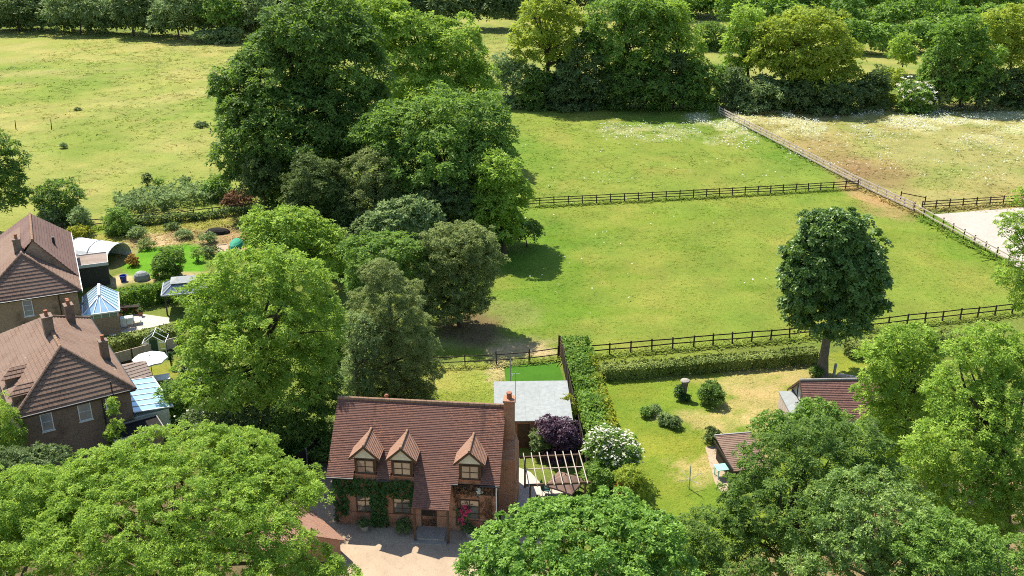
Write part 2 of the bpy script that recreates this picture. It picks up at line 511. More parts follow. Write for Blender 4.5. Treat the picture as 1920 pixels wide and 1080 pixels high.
def rosettes(pos, axis, Lf, g, k=5, wr=.42, droop=.12, open_=.25):
    """leaf sprays: k leaves radiating from each position"""
    n = len(pos)
    ref = unit(g.normal(size=(n, 3)))
    t1 = unit(np.cross(axis, ref)); t2 = np.cross(axis, t1)
    th = (np.arange(k) / k * 2 * np.pi)[None, :] + g.uniform(0, 6.28, (n, 1)) + g.normal(0, .3, (n, k))
    c = g.uniform(-.2, .2 + 2 * open_, (n, k))
    d = (np.cos(th)[..., None] * t1[:, None] + np.sin(th)[..., None] * t2[:, None]) + c[..., None] * axis[:, None]
    d = unit(d)
    ln = Lf * g.uniform(.6, 1.25, (n, k))[..., None]
    w = unit(np.cross(d, axis[:, None] + .5 * g.normal(size=(n, k, 3)))) * ln * wr * .5
    nr = np.cross(d, w); nr = unit(nr) * ln * .10
    p0 = pos[:, None] + d * ln * .06
    mid = pos[:, None] + d * ln * .5
    tip = pos[:, None] + d * ln; tip[..., 2] -= ln[..., 0] * droop
    V = np.stack([p0, mid + w + nr, tip, mid - w + nr], axis=2)
    return V.reshape(-1, 4, 3)

def crown_points(lobes, rb, g, spacing=2.0, inner=.78, low=-.75):
    """blob centres over the outer surface of a set of ellipsoids"""
    C, O = [], []
    cs = [np.array(l[0]) for l in lobes]; rs = [np.array(l[1]) for l in lobes]
    for i, (c, r) in enumerate(zip(cs, rs)):
        area = 4 * math.pi * ((r[0] * r[1]) ** 1.6 / 3 + (r[0] * r[2]) ** 1.6 / 3 + (r[1] * r[2]) ** 1.6 / 3) ** (1 / 1.6)
        n = max(5, int(area / (rb * rb * spacing)))
        idx = np.arange(n) + .5
        ph = np.arccos(1 - 2 * idx / n); th = np.pi * (1 + 5 ** .5) * idx + g.uniform(0, 6.28)
        d = np.c_[np.cos(th) * np.sin(ph), np.sin(th) * np.sin(ph), np.cos(ph)]
        d = unit(d + g.normal(0, .13, d.shape))
        rr = np.maximum(r - rb * .55, r * .35)
        mb_ = int(np.clip(n / 5, 7, 26)); bd = unit(g.normal(size=(mb_, 3)) + np.array([0, 0, .25]))
        infl = np.exp((d @ bd.T - 1) * (mb_ * .62)).max(1)[:, None]
        p = c + d * rr * (.78 + .36 * infl) * g.uniform(.80, 1.14, (n, 1))
        keep = d[:, 2] > low
        for j in range(len(cs)):
            if j != i:
                q = (p - cs[j]) / np.maximum(rs[j] - rb * .5, rs[j] * .4)
                keep &= (q * q).sum(1) > inner ** 2
        o = unit(d / r)
        C.append(p[keep]); O.append(o[keep])
        # some fill inside so the crown is not hollow
        m = max(2, n // 6)
        d2 = unit(g.normal(size=(m, 3)))
        C.append(c + d2 * r * g.uniform(.2, .6, (m, 1))); O.append(d2)
    return np.concatenate(C), np.concatenate(O)

def foliage(name, lobes, leaf, Lf, seed, parent=None, origin=None, rbf=3.4, dens=1.0, k=5, spacing=2.0, wr=.42,
            tvar=.25, up=.45, open_=.25, droop=.12, flat=.8, low=-.75, upper=None, zmin=.04, inner=.78):
    g = np.random.default_rng(seed)
    mean_r = np.mean([max(l[1]) for l in lobes])
    rb = min(Lf * rbf * .72, mean_r * .5)
    C, O = crown_points(lobes, rb, g, spacing * 1.25, inner, low)
    ns = max(5, int(5.0 * dens * (rb / Lf) ** 2))
    nb = len(C)
    rbs = rb * g.uniform(.6, 1.4, nb)
    d = unit(g.normal(size=(nb, ns, 3)) + O[:, None] * .7 + np.array([0, 0, up]))
    fl = np.where(g.uniform(size=(nb, ns)) < .8, np.abs(d[..., 2]), d[..., 2]); d[..., 2] = fl
    pos = C[:, None] + d * (rbs[:, None] * g.uniform(.6, 1.06, (nb, ns)))[..., None] * np.array([1.0, 1.0, flat * .95])
    rad = (d * O[:, None] * np.array([1, 1, 0])).sum(-1); pos[..., 2] -= np.maximum(rad, 0) * rbs[:, None] * .22
    ax = unit(d * .8 + np.array([0, 0, .75]) + g.normal(0, .35, d.shape))
    tb = np.clip(g.normal(.5, .32, nb), 0, 1)
    ts = np.clip(.5 + (tb[:, None] - .5) * .7 + g.normal(0, tvar, (nb, ns)), 0, 1)
    pos = pos.reshape(-1, 3); ax = ax.reshape(-1, 3); ts = ts.reshape(-1)
    kp = pos[:, 2] > zmin
    if upper is not None: kp &= upper(pos, g)
    pos, ax, ts = pos[kp], ax[kp], ts[kp]
    V = rosettes(pos, ax, Lf, g, k, wr, droop, open_)
    tint = np.clip(np.repeat(ts, k) + g.normal(0, .12, len(V)), 0, 1)
    org = np.array(WLOC[parent] if parent is not None else origin)
    me = quads_mesh(name, V - org, leaf, tint)
    o = link_mesh(name, me, parent, Vector(org))
    return o, C

def limb(mb, a, b, r0, r1, g, sag=.12, n=4, sides=6):
    a = np.array(a, float); b = np.array(b, float)
    ln = np.linalg.norm(b - a); off = g.normal(0, sag * ln * .4, 3); off[2] = abs(off[2]) * .5
    pts = [tuple(a + (b - a) * t + off * math.sin(math.pi * t)) for t in np.linspace(0, 1, n + 1)]
    mb.tube(pts, [r0 + (r1 - r0) * t for t in np.linspace(0, 1, n + 1)], sides)

NLEAF = 0
def tree(name, label, cat, base, leaf, lobes, seed, group=None, lf=1.0, trunk=None, bark='bark', rbf=3.4, dens=1.0, wr=.40,
         spacing=2.0, limbs=14, low=-.75, depth=.92, fork=.35, up=.45, open_=.25, droop=.12, flat=.8, k=5, blossom=None, tvar=.25, trunk_part=True, inner=.78):
    """base: photo pixel of the foot; lobes: (px, py, rx, ry[, metres farther]) surveyed at the depth of the foot"""
    global NLEAF
    g = np.random.default_rng(seed)
    B = G(*base)
    W = []
    for l in lobes:
        dy = l[4] if len(l) > 4 else 0
        c = at_depth(l[0], l[1], B.y + dy)
        s = F / zdist(c)
        rx = l[2] / s
        e = math.atan2(CAM_H - c.z, c.y)
        ryd = rx * depth
        want = l[3] / s
        rz = math.sqrt(max(want ** 2 - (ryd * math.sin(e)) ** 2, (.6 * want) ** 2)) / math.cos(e)
        if c.z - rz < 0: c.z = max(c.z, rz * .55)
        W.append(((c.x, c.y, c.z), (rx, ryd, rz)))
    if name == 'bush':
        lw = min(W, key=lambda q: q[0][2] - q[1][2]); lb = lw[0][2] - lw[1][2]
        if lb > .25:
            mx = np.mean([q[0][0] for q in W]); my = np.mean([q[0][1] for q in W]); wr_ = max(q[1][0] for q in W) * .95
            W.append(((mx, my, lb * .55 + .25), (wr_, wr_ * depth, lb * .6 + .35)))
    Z = zdist(B)
    Lf = min(max(Z * .0037, .17), 1.0) * lf
    root = thing(name, label, cat, B, group)
    cr, C = foliage('crown' if trunk_part else 'foliage', W, 'leaf_' + leaf, Lf, seed, root, rbf=rbf, dens=dens, wr=wr, spacing=spacing, low=low, up=up, open_=open_, droop=droop, flat=flat, k=k, tvar=tvar, inner=inner)
    NLEAF += len(cr.data.polygons)
    if blossom:
        nm, fac, sz, zlim = blossom
        zs = C[:, 2]; o = C[zs > np.quantile(zs, zlim)]
        n = int(len(o) * fac); o = o[g.integers(0, len(o), n)]
        rb = Lf * rbf
        d = unit(g.normal(size=(n, 3)) + np.array([0, -.3, 1.1]))
        p = o + d * rb * g.uniform(.85, 1.25, (n, 1)); p[:, 2] = np.maximum(p[:, 2], .1)
        V = rosettes(p, unit(d * .3 + np.array([0, 0, 1.])), sz, g, 5, .9, .05, .1)
        me = quads_mesh('blossom', V - np.array(B), 'leaf_' + nm, g.uniform(0, 1, len(V)))
        link_mesh('blossom', me, root)
    if trunk_part:
        mb = MB()
        H = max(w[0][2] + w[1][2] for w in W)
        lowz = min(w[0][2] - w[1][2] for w in W)
        cx = np.mean([w[0][0] for w in W]); cy = np.mean([w[0][1] for w in W])
        r0 = trunk or max(.07, H * .021)
        top = np.array([B.x * .35 + cx * .65, B.y * .35 + cy * .65, max(H * .72, lowz + .5)])
        fz = max(H * fork, .3)
        pts = []
        for t in np.linspace(0, 1, 7):
            p = np.array([B.x, B.y, -.05]) * (1 - t) + top * t
            p[:2] += g.normal(0, .02 * H, 2) * (t * (1 - t) * 4) * .5
            pts.append(tuple(p))
        mb.tube(pts, [r0 * (1.25 if i == 0 else 1) * (1 - .8 * i / 6) for i in range(7)], 10)
        far = C[np.argsort(-((C - top) ** 2).sum(1))]
        sel = far[g.integers(0, len(far), limbs)]
        for q in sel:
            t = g.uniform(.3, .95); z0 = fz + (top[2] - fz) * t
            z0 = min(z0, q[2] * .9 + .1)
            f = (z0 + .05) / (top[2] + .05)
            a = np.array([B.x, B.y, -.05]) * (1 - f) + top * f
            limb(mb, a, q, r0 * (.55 - .3 * t), r0 * .06, g)
        mb.build('trunk', bark, root)
    return root
# ================================================================== GROUND
def gp(*pts): return [tuple(G(x, y)[:2]) for x, y in pts]

def soft_poly(X, Y, poly, edge=.8, seed=1):
    """coverage 0..1 of a polygon with ragged edges"""
    acc = np.zeros(X.shape)
    for i in range(6):
        ox = (fbm(X + 31.7 * i, Y, 3.0, seed + i, 3) - .5) * 4 * edge + edge * .6 * math.cos(i * 1.05)
        oy = (fbm(X, Y + 17.3 * i, 3.0, seed + 50 + i, 3) - .5) * 4 * edge + edge * .6 * math.sin(i * 1.05)
        acc += in_poly(X + ox, Y + oy, poly)
    return acc / 6

def blob(X, Y, px, py, rx, ry, seed=3, rough=.5):
    """soft patch round a surveyed point; rx, ry metres"""
    c = G(px, py)
    d = np.sqrt(((X - c.x) / rx) ** 2 + ((Y - c.y) / ry) ** 2) + (fbm(X, Y, min(rx, ry) * .7, seed) - .5) * 2 * rough
    return np.clip((1.15 - d) / .5, 0, 1)

GREEN = np.array((.165, .235, .030)); LUSH = np.array((.100, .215, .022)); STRAW = np.array((.400, .335, .130))
YEL = np.array((.270, .275, .048)); SOIL = np.array((.215, .155, .095)); TAN = np.array((.46, .37, .24)); PALE = np.array((.40, .37, .22))
BROWN = np.array((.25, .165, .095)); DARKG = np.array((.075, .125, .022))
def mixc(c, col, w): return c * (1 - w[..., None]) + np.asarray(col) * w[..., None]

MEADOW = gp((-300, 62), (0, 56), (440, 66), (520, 60), (940, 60), (960, 130), (700, 330), (480, 392), (120, 432), (0, 470), (-300, 520))
PADDOCK_BACK = gp((900, 190), (1348, 205), (1612, 352), (1000, 386), (850, 400))
PADDOCK_FRONT = gp((800, 395), (1000, 386), (1612, 352), (1712, 398), (1930, 520), (1960, 585), (1480, 640), (1065, 672), (800, 668))
FIELD_RIGHT = gp((1348, 205), (1700, 195), (2400, 180), (2400, 420), (1755, 396), (1712, 398), (1612, 352))
YARD = gp((1100, 700), (1530, 660), (1760, 640), (1800, 900), (1300, 1100), (1180, 960), (1120, 820))
LAWN_BACK = gp((800, 690), (940, 678), (950, 760), (1000, 860), (780, 800))
LEFT_LAWN = gp((232, 468), (385, 455), (382, 512), (330, 520), (250, 528), (225, 500))
WILD_LEFT = gp((120, 432), (480, 392), (480, 470), (200, 470), (130, 470))

def albedo(X, Y):
    sh = X.shape
    c = np.zeros(sh + (3,)) + np.array((.15, .20, .05))
    a = fbm(X, Y, 22, 11, 5); b = fbm(X, Y, 7, 23, 4); d = fbm(X * .5, Y, 3.0, 31, 3)
    # meadow, upper left: straw with green drifts
    w = soft_poly(X, Y, MEADOW, 1.5, 5)
    m = mixc(np.zeros(sh + (3,)) + np.array((.258, .290, .086)), (.335, .318, .130), np.clip((b - .42) * 3.5, 0, 1) * .75)
    m = mixc(m, (.165, .240, .045), np.clip((a - .50) * 5, 0, 1) * .8)
    m = mixc(m, (.38, .34, .17), np.clip((fbm(X, Y, 12, 77) - .55) * 5, 0, 1) * np.clip((Y - 150) / 80, 0, 1) * .7)
    c = mixc(c, m, w)
    # far strips beyond the first tree line
    w = np.clip((Y - 196) / 8, 0, 1) * np.clip((X + 30) / 10, 0, 1)
    c = mixc(c, mixc(np.zeros(sh + (3,)) + np.array((.27, .28, .095)), (.19, .24, .065), np.clip((b - .45) * 4, 0, 1)), w)
    # paddocks
    w = soft_poly(X, Y, PADDOCK_BACK, .8, 7)
    m = mixc(np.zeros(sh + (3,)) + np.array((.190, .250, .052)), (.140, .225, .040), np.clip((a - .48) * 5, 0, 1))
    m = mixc(m, (.265, .275, .075), np.clip((b - .52) * 4, 0, 1) * .6)
    c = mixc(c, m, w)
    w = soft_poly(X, Y, PADDOCK_FRONT, .8, 9)
    m = mixc(np.zeros(sh + (3,)) + np.array((.188, .248, .048)), (.142, .228, .038), np.clip((a - .47) * 5, 0, 1))
    m = mixc(m, (.265, .275, .070), np.clip((b - .50) * 4, 0, 1) * .7)
    m = mixc(m, (.135, .225, .024), np.clip((d - .60) * 5, 0, 1) * .5)
    c = mixc(c, m, w)
    for (px, py, rx, ry, k) in ((1020, 500, 5, 14, .7), (1740, 400, 6, 5, .5), (1830, 470, 4, 7, .45), (1010, 300, 4, 15, .35), (1420, 260, 4, 14, .4)):
        c = mixc(c, (.105, .215, .022), blob(X, Y, px, py, rx, ry, 15) * k)
    for (px, py, rx, ry, k) in ((1640, 365, 4.0, 5, .85), (1680, 395, 3.5, 4, .7), (1590, 345, 2, 3, .6)):
        c = mixc(c, (.36, .25, .145), blob(X, Y, px, py, rx, ry, 16) * k)
    # the dry field on the right
    w = soft_poly(X, Y, FIELD_RIGHT, .7, 13)
    m = mixc(np.zeros(sh + (3,)) + np.array((.300, .292, .130)), (.225, .262, .085), np.clip((b - .45) * 4, 0, 1) * .9)
    m = mixc(m, (.34, .25, .13), np.clip((a - .52) * 5, 0, 1) * .6)
    c = mixc(c, m, w)
    for (px, py, rx, ry, k) in ((1640, 335, 6, 8, .6), (1600, 315, 4, 7, .4), (1560, 285, 4, 12, .3)):
        c = mixc(c, (.235, .160, .095), blob(X, Y, px, py, rx, ry, 19) * k * w)
    for (px, py, rx, ry, k) in ((1640, 222, 20, 8, .7), (1780, 225, 18, 9, .7), (1480, 230, 14, 8, .6), (1350, 240, 6, 10, .6), (1900, 245, 14, 10, .5), (1190, 245, 5, 5, .4), (1265, 248, 7, 6, .4)):
        c = mixc(c, (.46, .46, .30), blob(X, Y, px, py, rx, ry, 20, 1.0) * k * np.clip((fbm(X, Y, 3.2, 71, 3) - .42) * 6, 0, 1))
    # lawn of the garden on the right, burnt at its far end
    w = soft_poly(X, Y, YARD, .5, 21)
    m = mixc(np.zeros(sh + (3,)) + np.array((.165, .245, .034)), (.235, .275, .045), np.clip((b - .45) * 4, 0, 1))
    for (px, py, rx, ry, k) in ((1480, 690, 6, 4, .9), (1400, 720, 5, 3.5, .8), (1430, 760, 4, 4, .85), (1340, 790, 4, 2, .75), (1400, 830, 3.5, 3, .9), (1310, 880, 2.2, 2, .9), (1480, 800, 4, 3, .9), (1220, 780, 1.2, .8, .6), (1360, 670, 4, 1.5, .5), (1250, 705, 3, 1, .4)):
        m = mixc(m, (.47, .37, .20), blob(X, Y, px, py, rx * .8, ry * .8, 25, 1.1) * k * .8)
    c = mixc(c, m, w)
    # grass behind the cottage
    w = soft_poly(X, Y, LAWN_BACK, .5, 27)
    m = mixc(np.zeros(sh + (3,)) + np.array((.225, .285, .058)), (.32, .32, .10), np.clip((d - .45) * 4, 0, 1) * .8)
    c = mixc(c, m, w)
    for (px, py, rx, ry, k) in ((985, 655, 3.2, 1.2, .95), (945, 665, 1.6, 2.5, .8), (930, 700, .7, 2.5, .7), (1020, 662, 1.5, .9, .9), (960, 640, 4, 1.2, .3), (960, 585, 3, 3, .15), (900, 645, 5, 1.6, .25)):
        c = mixc(c, (.47, .38, .26), blob(X, Y, px, py, rx, ry, 29, .8) * k)
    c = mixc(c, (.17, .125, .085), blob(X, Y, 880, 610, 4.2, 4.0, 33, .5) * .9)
    # left hand gardens
    c = mixc(c, (.30, .29, .085), soft_poly(X, Y, WILD_LEFT, .5, 35) * .8)
    c = mixc(c, (.115, .300, .022), soft_poly(X, Y, LEFT_LAWN, .25, 37))
    for (px, py, rx, ry, k, col) in ((305, 450, 3.4, 2.6, 1, (.50, .39, .27)), (262, 455, 2.2, 2.0, .7, (.30, .24, .16)), (350, 440, 2.6, 2.2, .7, (.30, .23, .15)), (235, 480, 1.2, 3.5, .8, (.34, .26, .17)),
                                    (225, 525, 1.2, 2.0, 1, (.52, .42, .31)), (345, 515, 4, .8, .9, (.48, .37, .26)), (430, 450, 3.6, 5, .9, (.36, .26, .18)), (285, 525, 3, .7, .8, (.46, .36, .24)),
                                    (200, 430, 5, 1.5, .8, (.16, .26, .03)), (455, 410, 5, 1.0, .6, (.38, .34, .13)),
                                    (305, 695, 2.6, 2.4, .9, (.25, .27, .055)), (275, 600, 2.2, .9, .9, (.24, .27, .05))):
        c = mixc(c, col, blob(X, Y, px, py, rx, ry, 41, .45) * k)
    # lush strips under the fences and hedges
    c = mixc(c, (.19, .245, .045), blob(X, Y, 1300, 672, 16, 1.3, 43, .5) * .7)
    # bare earth and leaf litter under the road-side trees
    c = mixc(c, (.16, .13, .085), soft_poly(X, Y, gp((-400, 850), (560, 900), (560, 1700), (-600, 1700)), .5, 45))
    c = mixc(c, (.27, .20, .14), soft_poly(X, Y, gp((960, 1010), (1300, 1100), (1700, 880), (2300, 880), (2500, 1800), (965, 1800)), .5, 47) * .8)
    mot = .84 + .36 * fbm(X, Y, 2.6, 101, 3); mot2 = fbm(X, Y, 5.5, 103, 3)
    c = c * mot[..., None] * (1 + (mot2[..., None] - .5) * np.array((.20, .06, .15)))
    return c * np.array((.91, .87, .68))

def axis_pts(lo, hi, step, a, b, big):
    n = np.arange(a, b, step)
    left = -np.geomspace(1, abs(lo - a) + 1, big)[::-1] + a + 1 - step
    right = np.geomspace(1, hi - b + 1, big) + b - 1 + step
    return np.unique(np.round(np.concatenate([left, n, right]), 3))
gx = np.unique(np.concatenate([axis_pts(-3000, 3000, .6, -62, 72, 2), np.arange(-150, -62, 1.5), np.arange(72, 160, 1.5), [-2000, -900, -500, -300, -220, 220, 300, 500, 900, 2000]]))
gy = np.unique(np.concatenate([np.arange(28, 130, .6), np.arange(130, 250, 1.2), np.arange(250, 380, 3), [-400, -100, 0, 12, 20, 450, 600, 900, 1500, 2500, 4500]]))
GX, GY = np.meshgrid(gx, gy)
me = bpy.data.meshes.new('ground')
nx, ny = len(gx), len(gy)
me.vertices.add(nx * ny)
me.vertices.foreach_set('co', np.stack([GX, GY, np.zeros_like(GX)], -1).astype(np.float32).reshape(-1))
ii = (np.arange(ny - 1)[:, None] * nx + np.arange(nx - 1)[None, :]).reshape(-1)
q = np.stack([ii, ii + 1, ii + 1 + nx, ii + nx], -1).astype(np.int32)
me.loops.add(q.size); me.loops.foreach_set('vertex_index', q.reshape(-1))
me.polygons.add(len(q)); me.polygons.foreach_set('loop_start', np.arange(0, q.size, 4, dtype=np.int32))
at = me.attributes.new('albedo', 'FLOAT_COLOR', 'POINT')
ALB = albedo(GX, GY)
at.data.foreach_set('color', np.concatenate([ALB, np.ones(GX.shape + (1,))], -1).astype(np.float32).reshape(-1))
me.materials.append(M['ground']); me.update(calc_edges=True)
tag(link_mesh('ground', me), kind='structure')

def sheet(name, pts, mat, z=.006, t=.04, edge=None):
    """a laid surface on the ground"""
    mb = MB(); mb.slab([(p[0], p[1], z) for p in pts], t)
    return tag(mb.build(name, mat), kind='structure')

# ------------------------------------------------------------------ meadow grass and wild flowers (nobody could count them)
SHEETS = []
def scatter_grass():
    g = np.random.default_rng(91)
    zones = [(MEADOW, 9000, .20), (PADDOCK_BACK, 4000, .14), (PADDOCK_FRONT, 10000, .10), (FIELD_RIGHT, 6000, .18), (YARD, 6000, .07), (LAWN_BACK, 2500, .09), (WILD_LEFT, 2000, .2)]
    P, S = [], []
    for poly, n, h in zones:
        a = np.array(poly); lo = a.min(0); hi = a.max(0)
        lo = np.maximum(lo, (-110, 40)); hi = np.minimum(hi, (130, 300))
        p = g.uniform(lo, hi, (int(n * 2.2), 2)); p = p[in_poly(p[:, 0], p[:, 1], poly)]
        # clumping
        keep = g.uniform(size=len(p)) < np.clip((fbm(p[:, 0], p[:, 1], 4.5, 61, 4) - .36) * 4, .12, 1)
        p = p[keep][:n]
        zz = p[:, 1] * CP + CAM_H * SP
        P.append(p); S.append(h * np.clip(zz / 110, .8, 1.8) * g.uniform(.6, 1.35, len(p)))
    lines = [([(1003, 388), (1300, 372), (1608, 354)], 900, .30), ([(1348, 214), (1612, 351), (1712, 398)], 900, .32), ([(1714, 400), (1890, 498)], 500, .38), ([(1728, 395), (1930, 382)], 300, .4),
             ([(1062, 674), (1300, 653), (1480, 638), (1700, 612), (1900, 590)], 1500, .26), ([(790, 694), (930, 685), (1046, 674)], 300, .2), ([(960, 200), (1345, 208)], 600, .45), ([(1400, 212), (1900, 205)], 900, .5), ([(120, 434), (330, 415)], 300, .35)]
    for pts, m, h in lines:
        W_ = [G(*q) for q in pts]
        for a, b in zip(W_[:-1], W_[1:]):
            mm = int(m / (len(pts) - 1)); t = g.uniform(0, 1, mm)
            q = np.c_[a.x + (b.x - a.x) * t + g.normal(0, .28, mm), a.y + (b.y - a.y) * t + g.normal(0, .28, mm)]
            P.append(q); S.append(h * g.uniform(.5, 1.4, mm))
    p = np.concatenate(P); s = np.concatenate(S); n = len(p); k = 5
    base = np.c_[p, np.zeros(n)][:, None] + np.concatenate([g.normal(0, .6, (n, k, 2)) * s[:, None, None], np.zeros((n, k, 1))], 2)
    lean = g.normal(0, .95, (n, k, 2)); h = s[:, None] * g.uniform(.6, 1.2, (n, k))
    th = g.uniform(0, 6.28, (n, k)); w = np.stack([np.cos(th), np.sin(th), np.zeros_like(th)], -1) * (h * .22)[..., None]
    base[..., 2] += .02; tip = base + np.stack([lean[..., 0] * h * 1.3, lean[..., 1] * h * 1.3, h * .45], -1)
    V = np.stack([base - w, base + w, tip + w * .45, tip - w * .45], 2).reshape(-1, 4, 3)
    col = albedo(V[:, 0, 0], V[:, 0, 1]) * g.uniform(1.0, 1.9, (len(V), 1)) * np.array((.97, 1.0, .9))
    me = quads_mesh('grass', V, 'tuft', color=col)
    tag(link_mesh('grass', me), kind='stuff', label='tufts of longer grass across the meadow, paddocks and lawns', cat='grass')

def scatter_flowers():
    g = np.random.default_rng(92)
    zones = [((1190, 245, 6, 7), 260, .55), ((1270, 250, 8, 7), 300, .5), ((1350, 245, 6, 13), 650, .8), ((1320, 232, 5, 6), 200, .6), ((1145, 240, 2, 3), 80, .5), ((1180, 262, 5, 4), 70, .4),
             ((1480, 230, 14, 8), 750, .75), ((1640, 222, 16, 8), 1400, .9), ((1780, 225, 15, 9), 1300, .9), ((1900, 245, 14, 11), 600, .7), ((1560, 245, 12, 7), 350, .6),
             ((1700, 270, 30, 16), 420, .25), ((1800, 310, 26, 13), 300, .22), ((1580, 265, 6, 5), 160, .4), ((1660, 255, 4, 3), 120, .5), ((1880, 300, 14, 14), 350, .3),
             ((1250, 300, 26, 14), 150, .1), ((1200, 480, 20, 18), 80, .1), ((200, 130, 26, 20), 200, .1), ((1040, 350, 12, 10), 70, .15)]
    P = []
    for (px, py, rx, ry), n, thr in zones:
        c = G(px, py)
        r = np.sqrt(g.uniform(0, 1, n * 5)); t = g.uniform(0, 6.28, n * 5)
        x = c.x + r * np.cos(t) * rx; y = c.y + r * np.sin(t) * ry
        k = fbm(x, y, 3.2, 71, 3) > (.56 - .12 * thr)
        P.append(np.c_[x[k], y[k]][:int(n * .55)])
    p = np.concatenate(P); n = len(p)
    z = g.uniform(.25, .6, n)
    pos = np.c_[p, z]
    Z = pos[:, 1] * CP + CAM_H * SP
    ax = unit(np.c_[g.normal(0, .35, (n, 2)), np.ones(n)])
    V = rosettes(pos, ax, .12, g, 4, 1.0, .03, .05)
    st = np.zeros((n, 4, 3)); w = np.array((.03, 0, 0))
    me = quads_mesh('wildflowers', V, 'leaf_white', g.uniform(0, 1, len(V)))
    tag(link_mesh('wildflowers', me), kind='stuff', label='drifts of white cow parsley in the far paddocks', cat='wildflowers')

# ================================================================== FENCES
_POST = {}
def post_mesh(mat, w, h):
    key = (mat, w, h)
    if key not in _POST:
        mb = MB(); mb.box(-w / 2, w / 2, -w / 2, w / 2, -.05, h)
        mb.poly([(-w / 2, -w / 2, h + .003), (w / 2, -w / 2, h + .003), (w / 2, w / 2, h + .003), (-w / 2, w / 2, h + .003)])
        o = mb.build('post', mat, origin=(0, 0, 0)); _POST[key] = o.data; bpy.data.objects.remove(o)
    return _POST[key]

def fence(name, label, pts, mat, h=1.2, rails=(.45, .8, 1.12), step=1.8, post=.11, rail=(.04, .10), group=None, rail_mat=None, wob=.02, side=1, cat='fence', skip=None):
    g = np.random.default_rng(len(pts) + int(abs(pts[0][0]) * 10))
    P = [Vector((p[0], p[1], 0)) for p in pts]
    root = thing(name, label, cat, P[0], group)
    org = P[0]
    marks = []
    for a, b in zip(P[:-1], P[1:]):
        ln = (b - a).length; n = max(1, round(ln / step))
        for i in range(n): marks.append((a.lerp(b, i / n), math.atan2((b - a).y, (b - a).x)))
    marks.append((P[-1], math.atan2((P[-1] - P[-2]).y, (P[-1] - P[-2]).x)))
    pm = post_mesh(mat, post, h)
    hs = []
    for p, a in marks:
        o = bpy.data.objects.new('post', pm); COL.objects.link(o); o.parent = root
        o.location = p - org; o.rotation_euler = (g.normal(0, .025), g.normal(0, .025), a)
        o.scale = (1, 1, g.uniform(.97, 1.06))
    for rz in rails:
        mb = MB()
        zz = [rz + g.normal(0, wob) for _ in marks]
        for i in range(len(marks) - 1):
            (p, a), (q_, b) = marks[i], marks[i + 1]
            off = Vector((math.sin(a), -math.cos(a), 0)) * (post / 2 + rail[0] / 2 + .003) * side
            d = (q_ - p).normalized() * .004
            A = p + off + d; B = q_ + off - d
            mb.bar((A.x, A.y, zz[i]), (B.x, B.y, zz[i + 1]), rail[0], rail[1])
        mb.build('rail', rail_mat or mat, root)
    return root

sheet('riding_arena', gp((1752, 402), (1930, 388), (2100, 380), (2300, 440), (2300, 700), (1925, 512)), 'arena_sand', .012)
JUNC = G(1612, 353)
fence('paddock_fence', 'dark three-rail paddock fence running level across the grass from the clump of trees', gp((985, 388), (1300, 372), (1608, 354)), 'wood_dark', 1.2, group='post and rail fences round the paddocks')
fence('paddock_fence', 'long weathered pinkish paddock fence running from the far tree line down to the corner gate', gp((1348, 214), (1612, 351), (1712, 398)), 'wood_weathered', 1.35, (.42, .82, 1.22), 2.0, rail=(.06, .18), group='post and rail fences round the paddocks', rail_mat='wood_weathered')
fence('paddock_fence', 'weathered two-rail fence sloping down beside the pale sand riding arena', gp((1713.5, 399), (1890, 497), (1960, 536)), 'wood_brown', 1.3, (.62, 1.15), 2.0, rail=(.06, .13), group='post and rail fences round the paddocks', rail_mat='wood_weathered')
fence('paddock_fence', 'dark fence along the far edge of the pale sand riding arena', gp((1728, 394), (1930, 381), (2040, 374)), 'wood_dark', 1.25, group='post and rail fences round the paddocks')
fence('paddock_fence', 'dark two-rail fence behind the clipped hedge and the lone round tree', gp((1062, 673), (1300, 652), (1480, 637), (1700, 611), (1960, 583)), 'wood_dark', 1.2, (.62, 1.12), 1.9, group='post and rail fences round the paddocks')
fence('garden_fence', 'dark rail fence at the end of the left-hand vegetable garden below the brambles', gp((60, 440), (120, 433), (330, 414), (500, 393)), 'wood_dark', 1.2, (.55, 1.08), 2.4)
fence('rustic_fence', 'rustic fence of two wavy poles across the grass behind the cottage', gp((780, 694), (813, 690), (872, 688), (931, 684), (992, 680), (1046, 673)), 'wood_dark', 1.25, (.5, 1.1), 3, .09, (.06, .07), wob=.06)
fence('stock_fence', 'low stock fence of thin pale posts in the shade under the far trees', gp((960, 197), (1150, 199), (1345, 206)), 'wood_weathered', 1.15, (.4, .75, 1.1), 3.2, .10, (.012, .014))
fence('field_rail', 'single rail ending at a tall post beside the arena corner', gp((1688, 377), (1733, 386)), 'wood_dark', 1.3, (1.15,), 4.5, .11)

# gate standing open at an angle beside the end of the tall hedge
g0, g1 = G(1049, 668), G(1062, 690)
gt = thing('field_gate', 'leaning wooden field gate propped at the end of the tall hedge', 'gate', g0)
mb = MB()
for z in (.25, .5, .75, 1.0, 1.25, 1.5): mb.bar((g0.x, g0.y, z), (g1.x, g1.y, z - .1), .05, .13)
mb.build('rail', 'wood_brown', gt)
MB().bar((g0.x - .06, g0.y, -.05), (g0.x - .06, g0.y + .1, 2.0), .14).build('post', 'wood_brown', gt)
MB().bar((g1.x, g1.y - .08, -.05), (g1.x, g1.y - .08, 1.6), .12).build('post', 'wood_brown', gt)

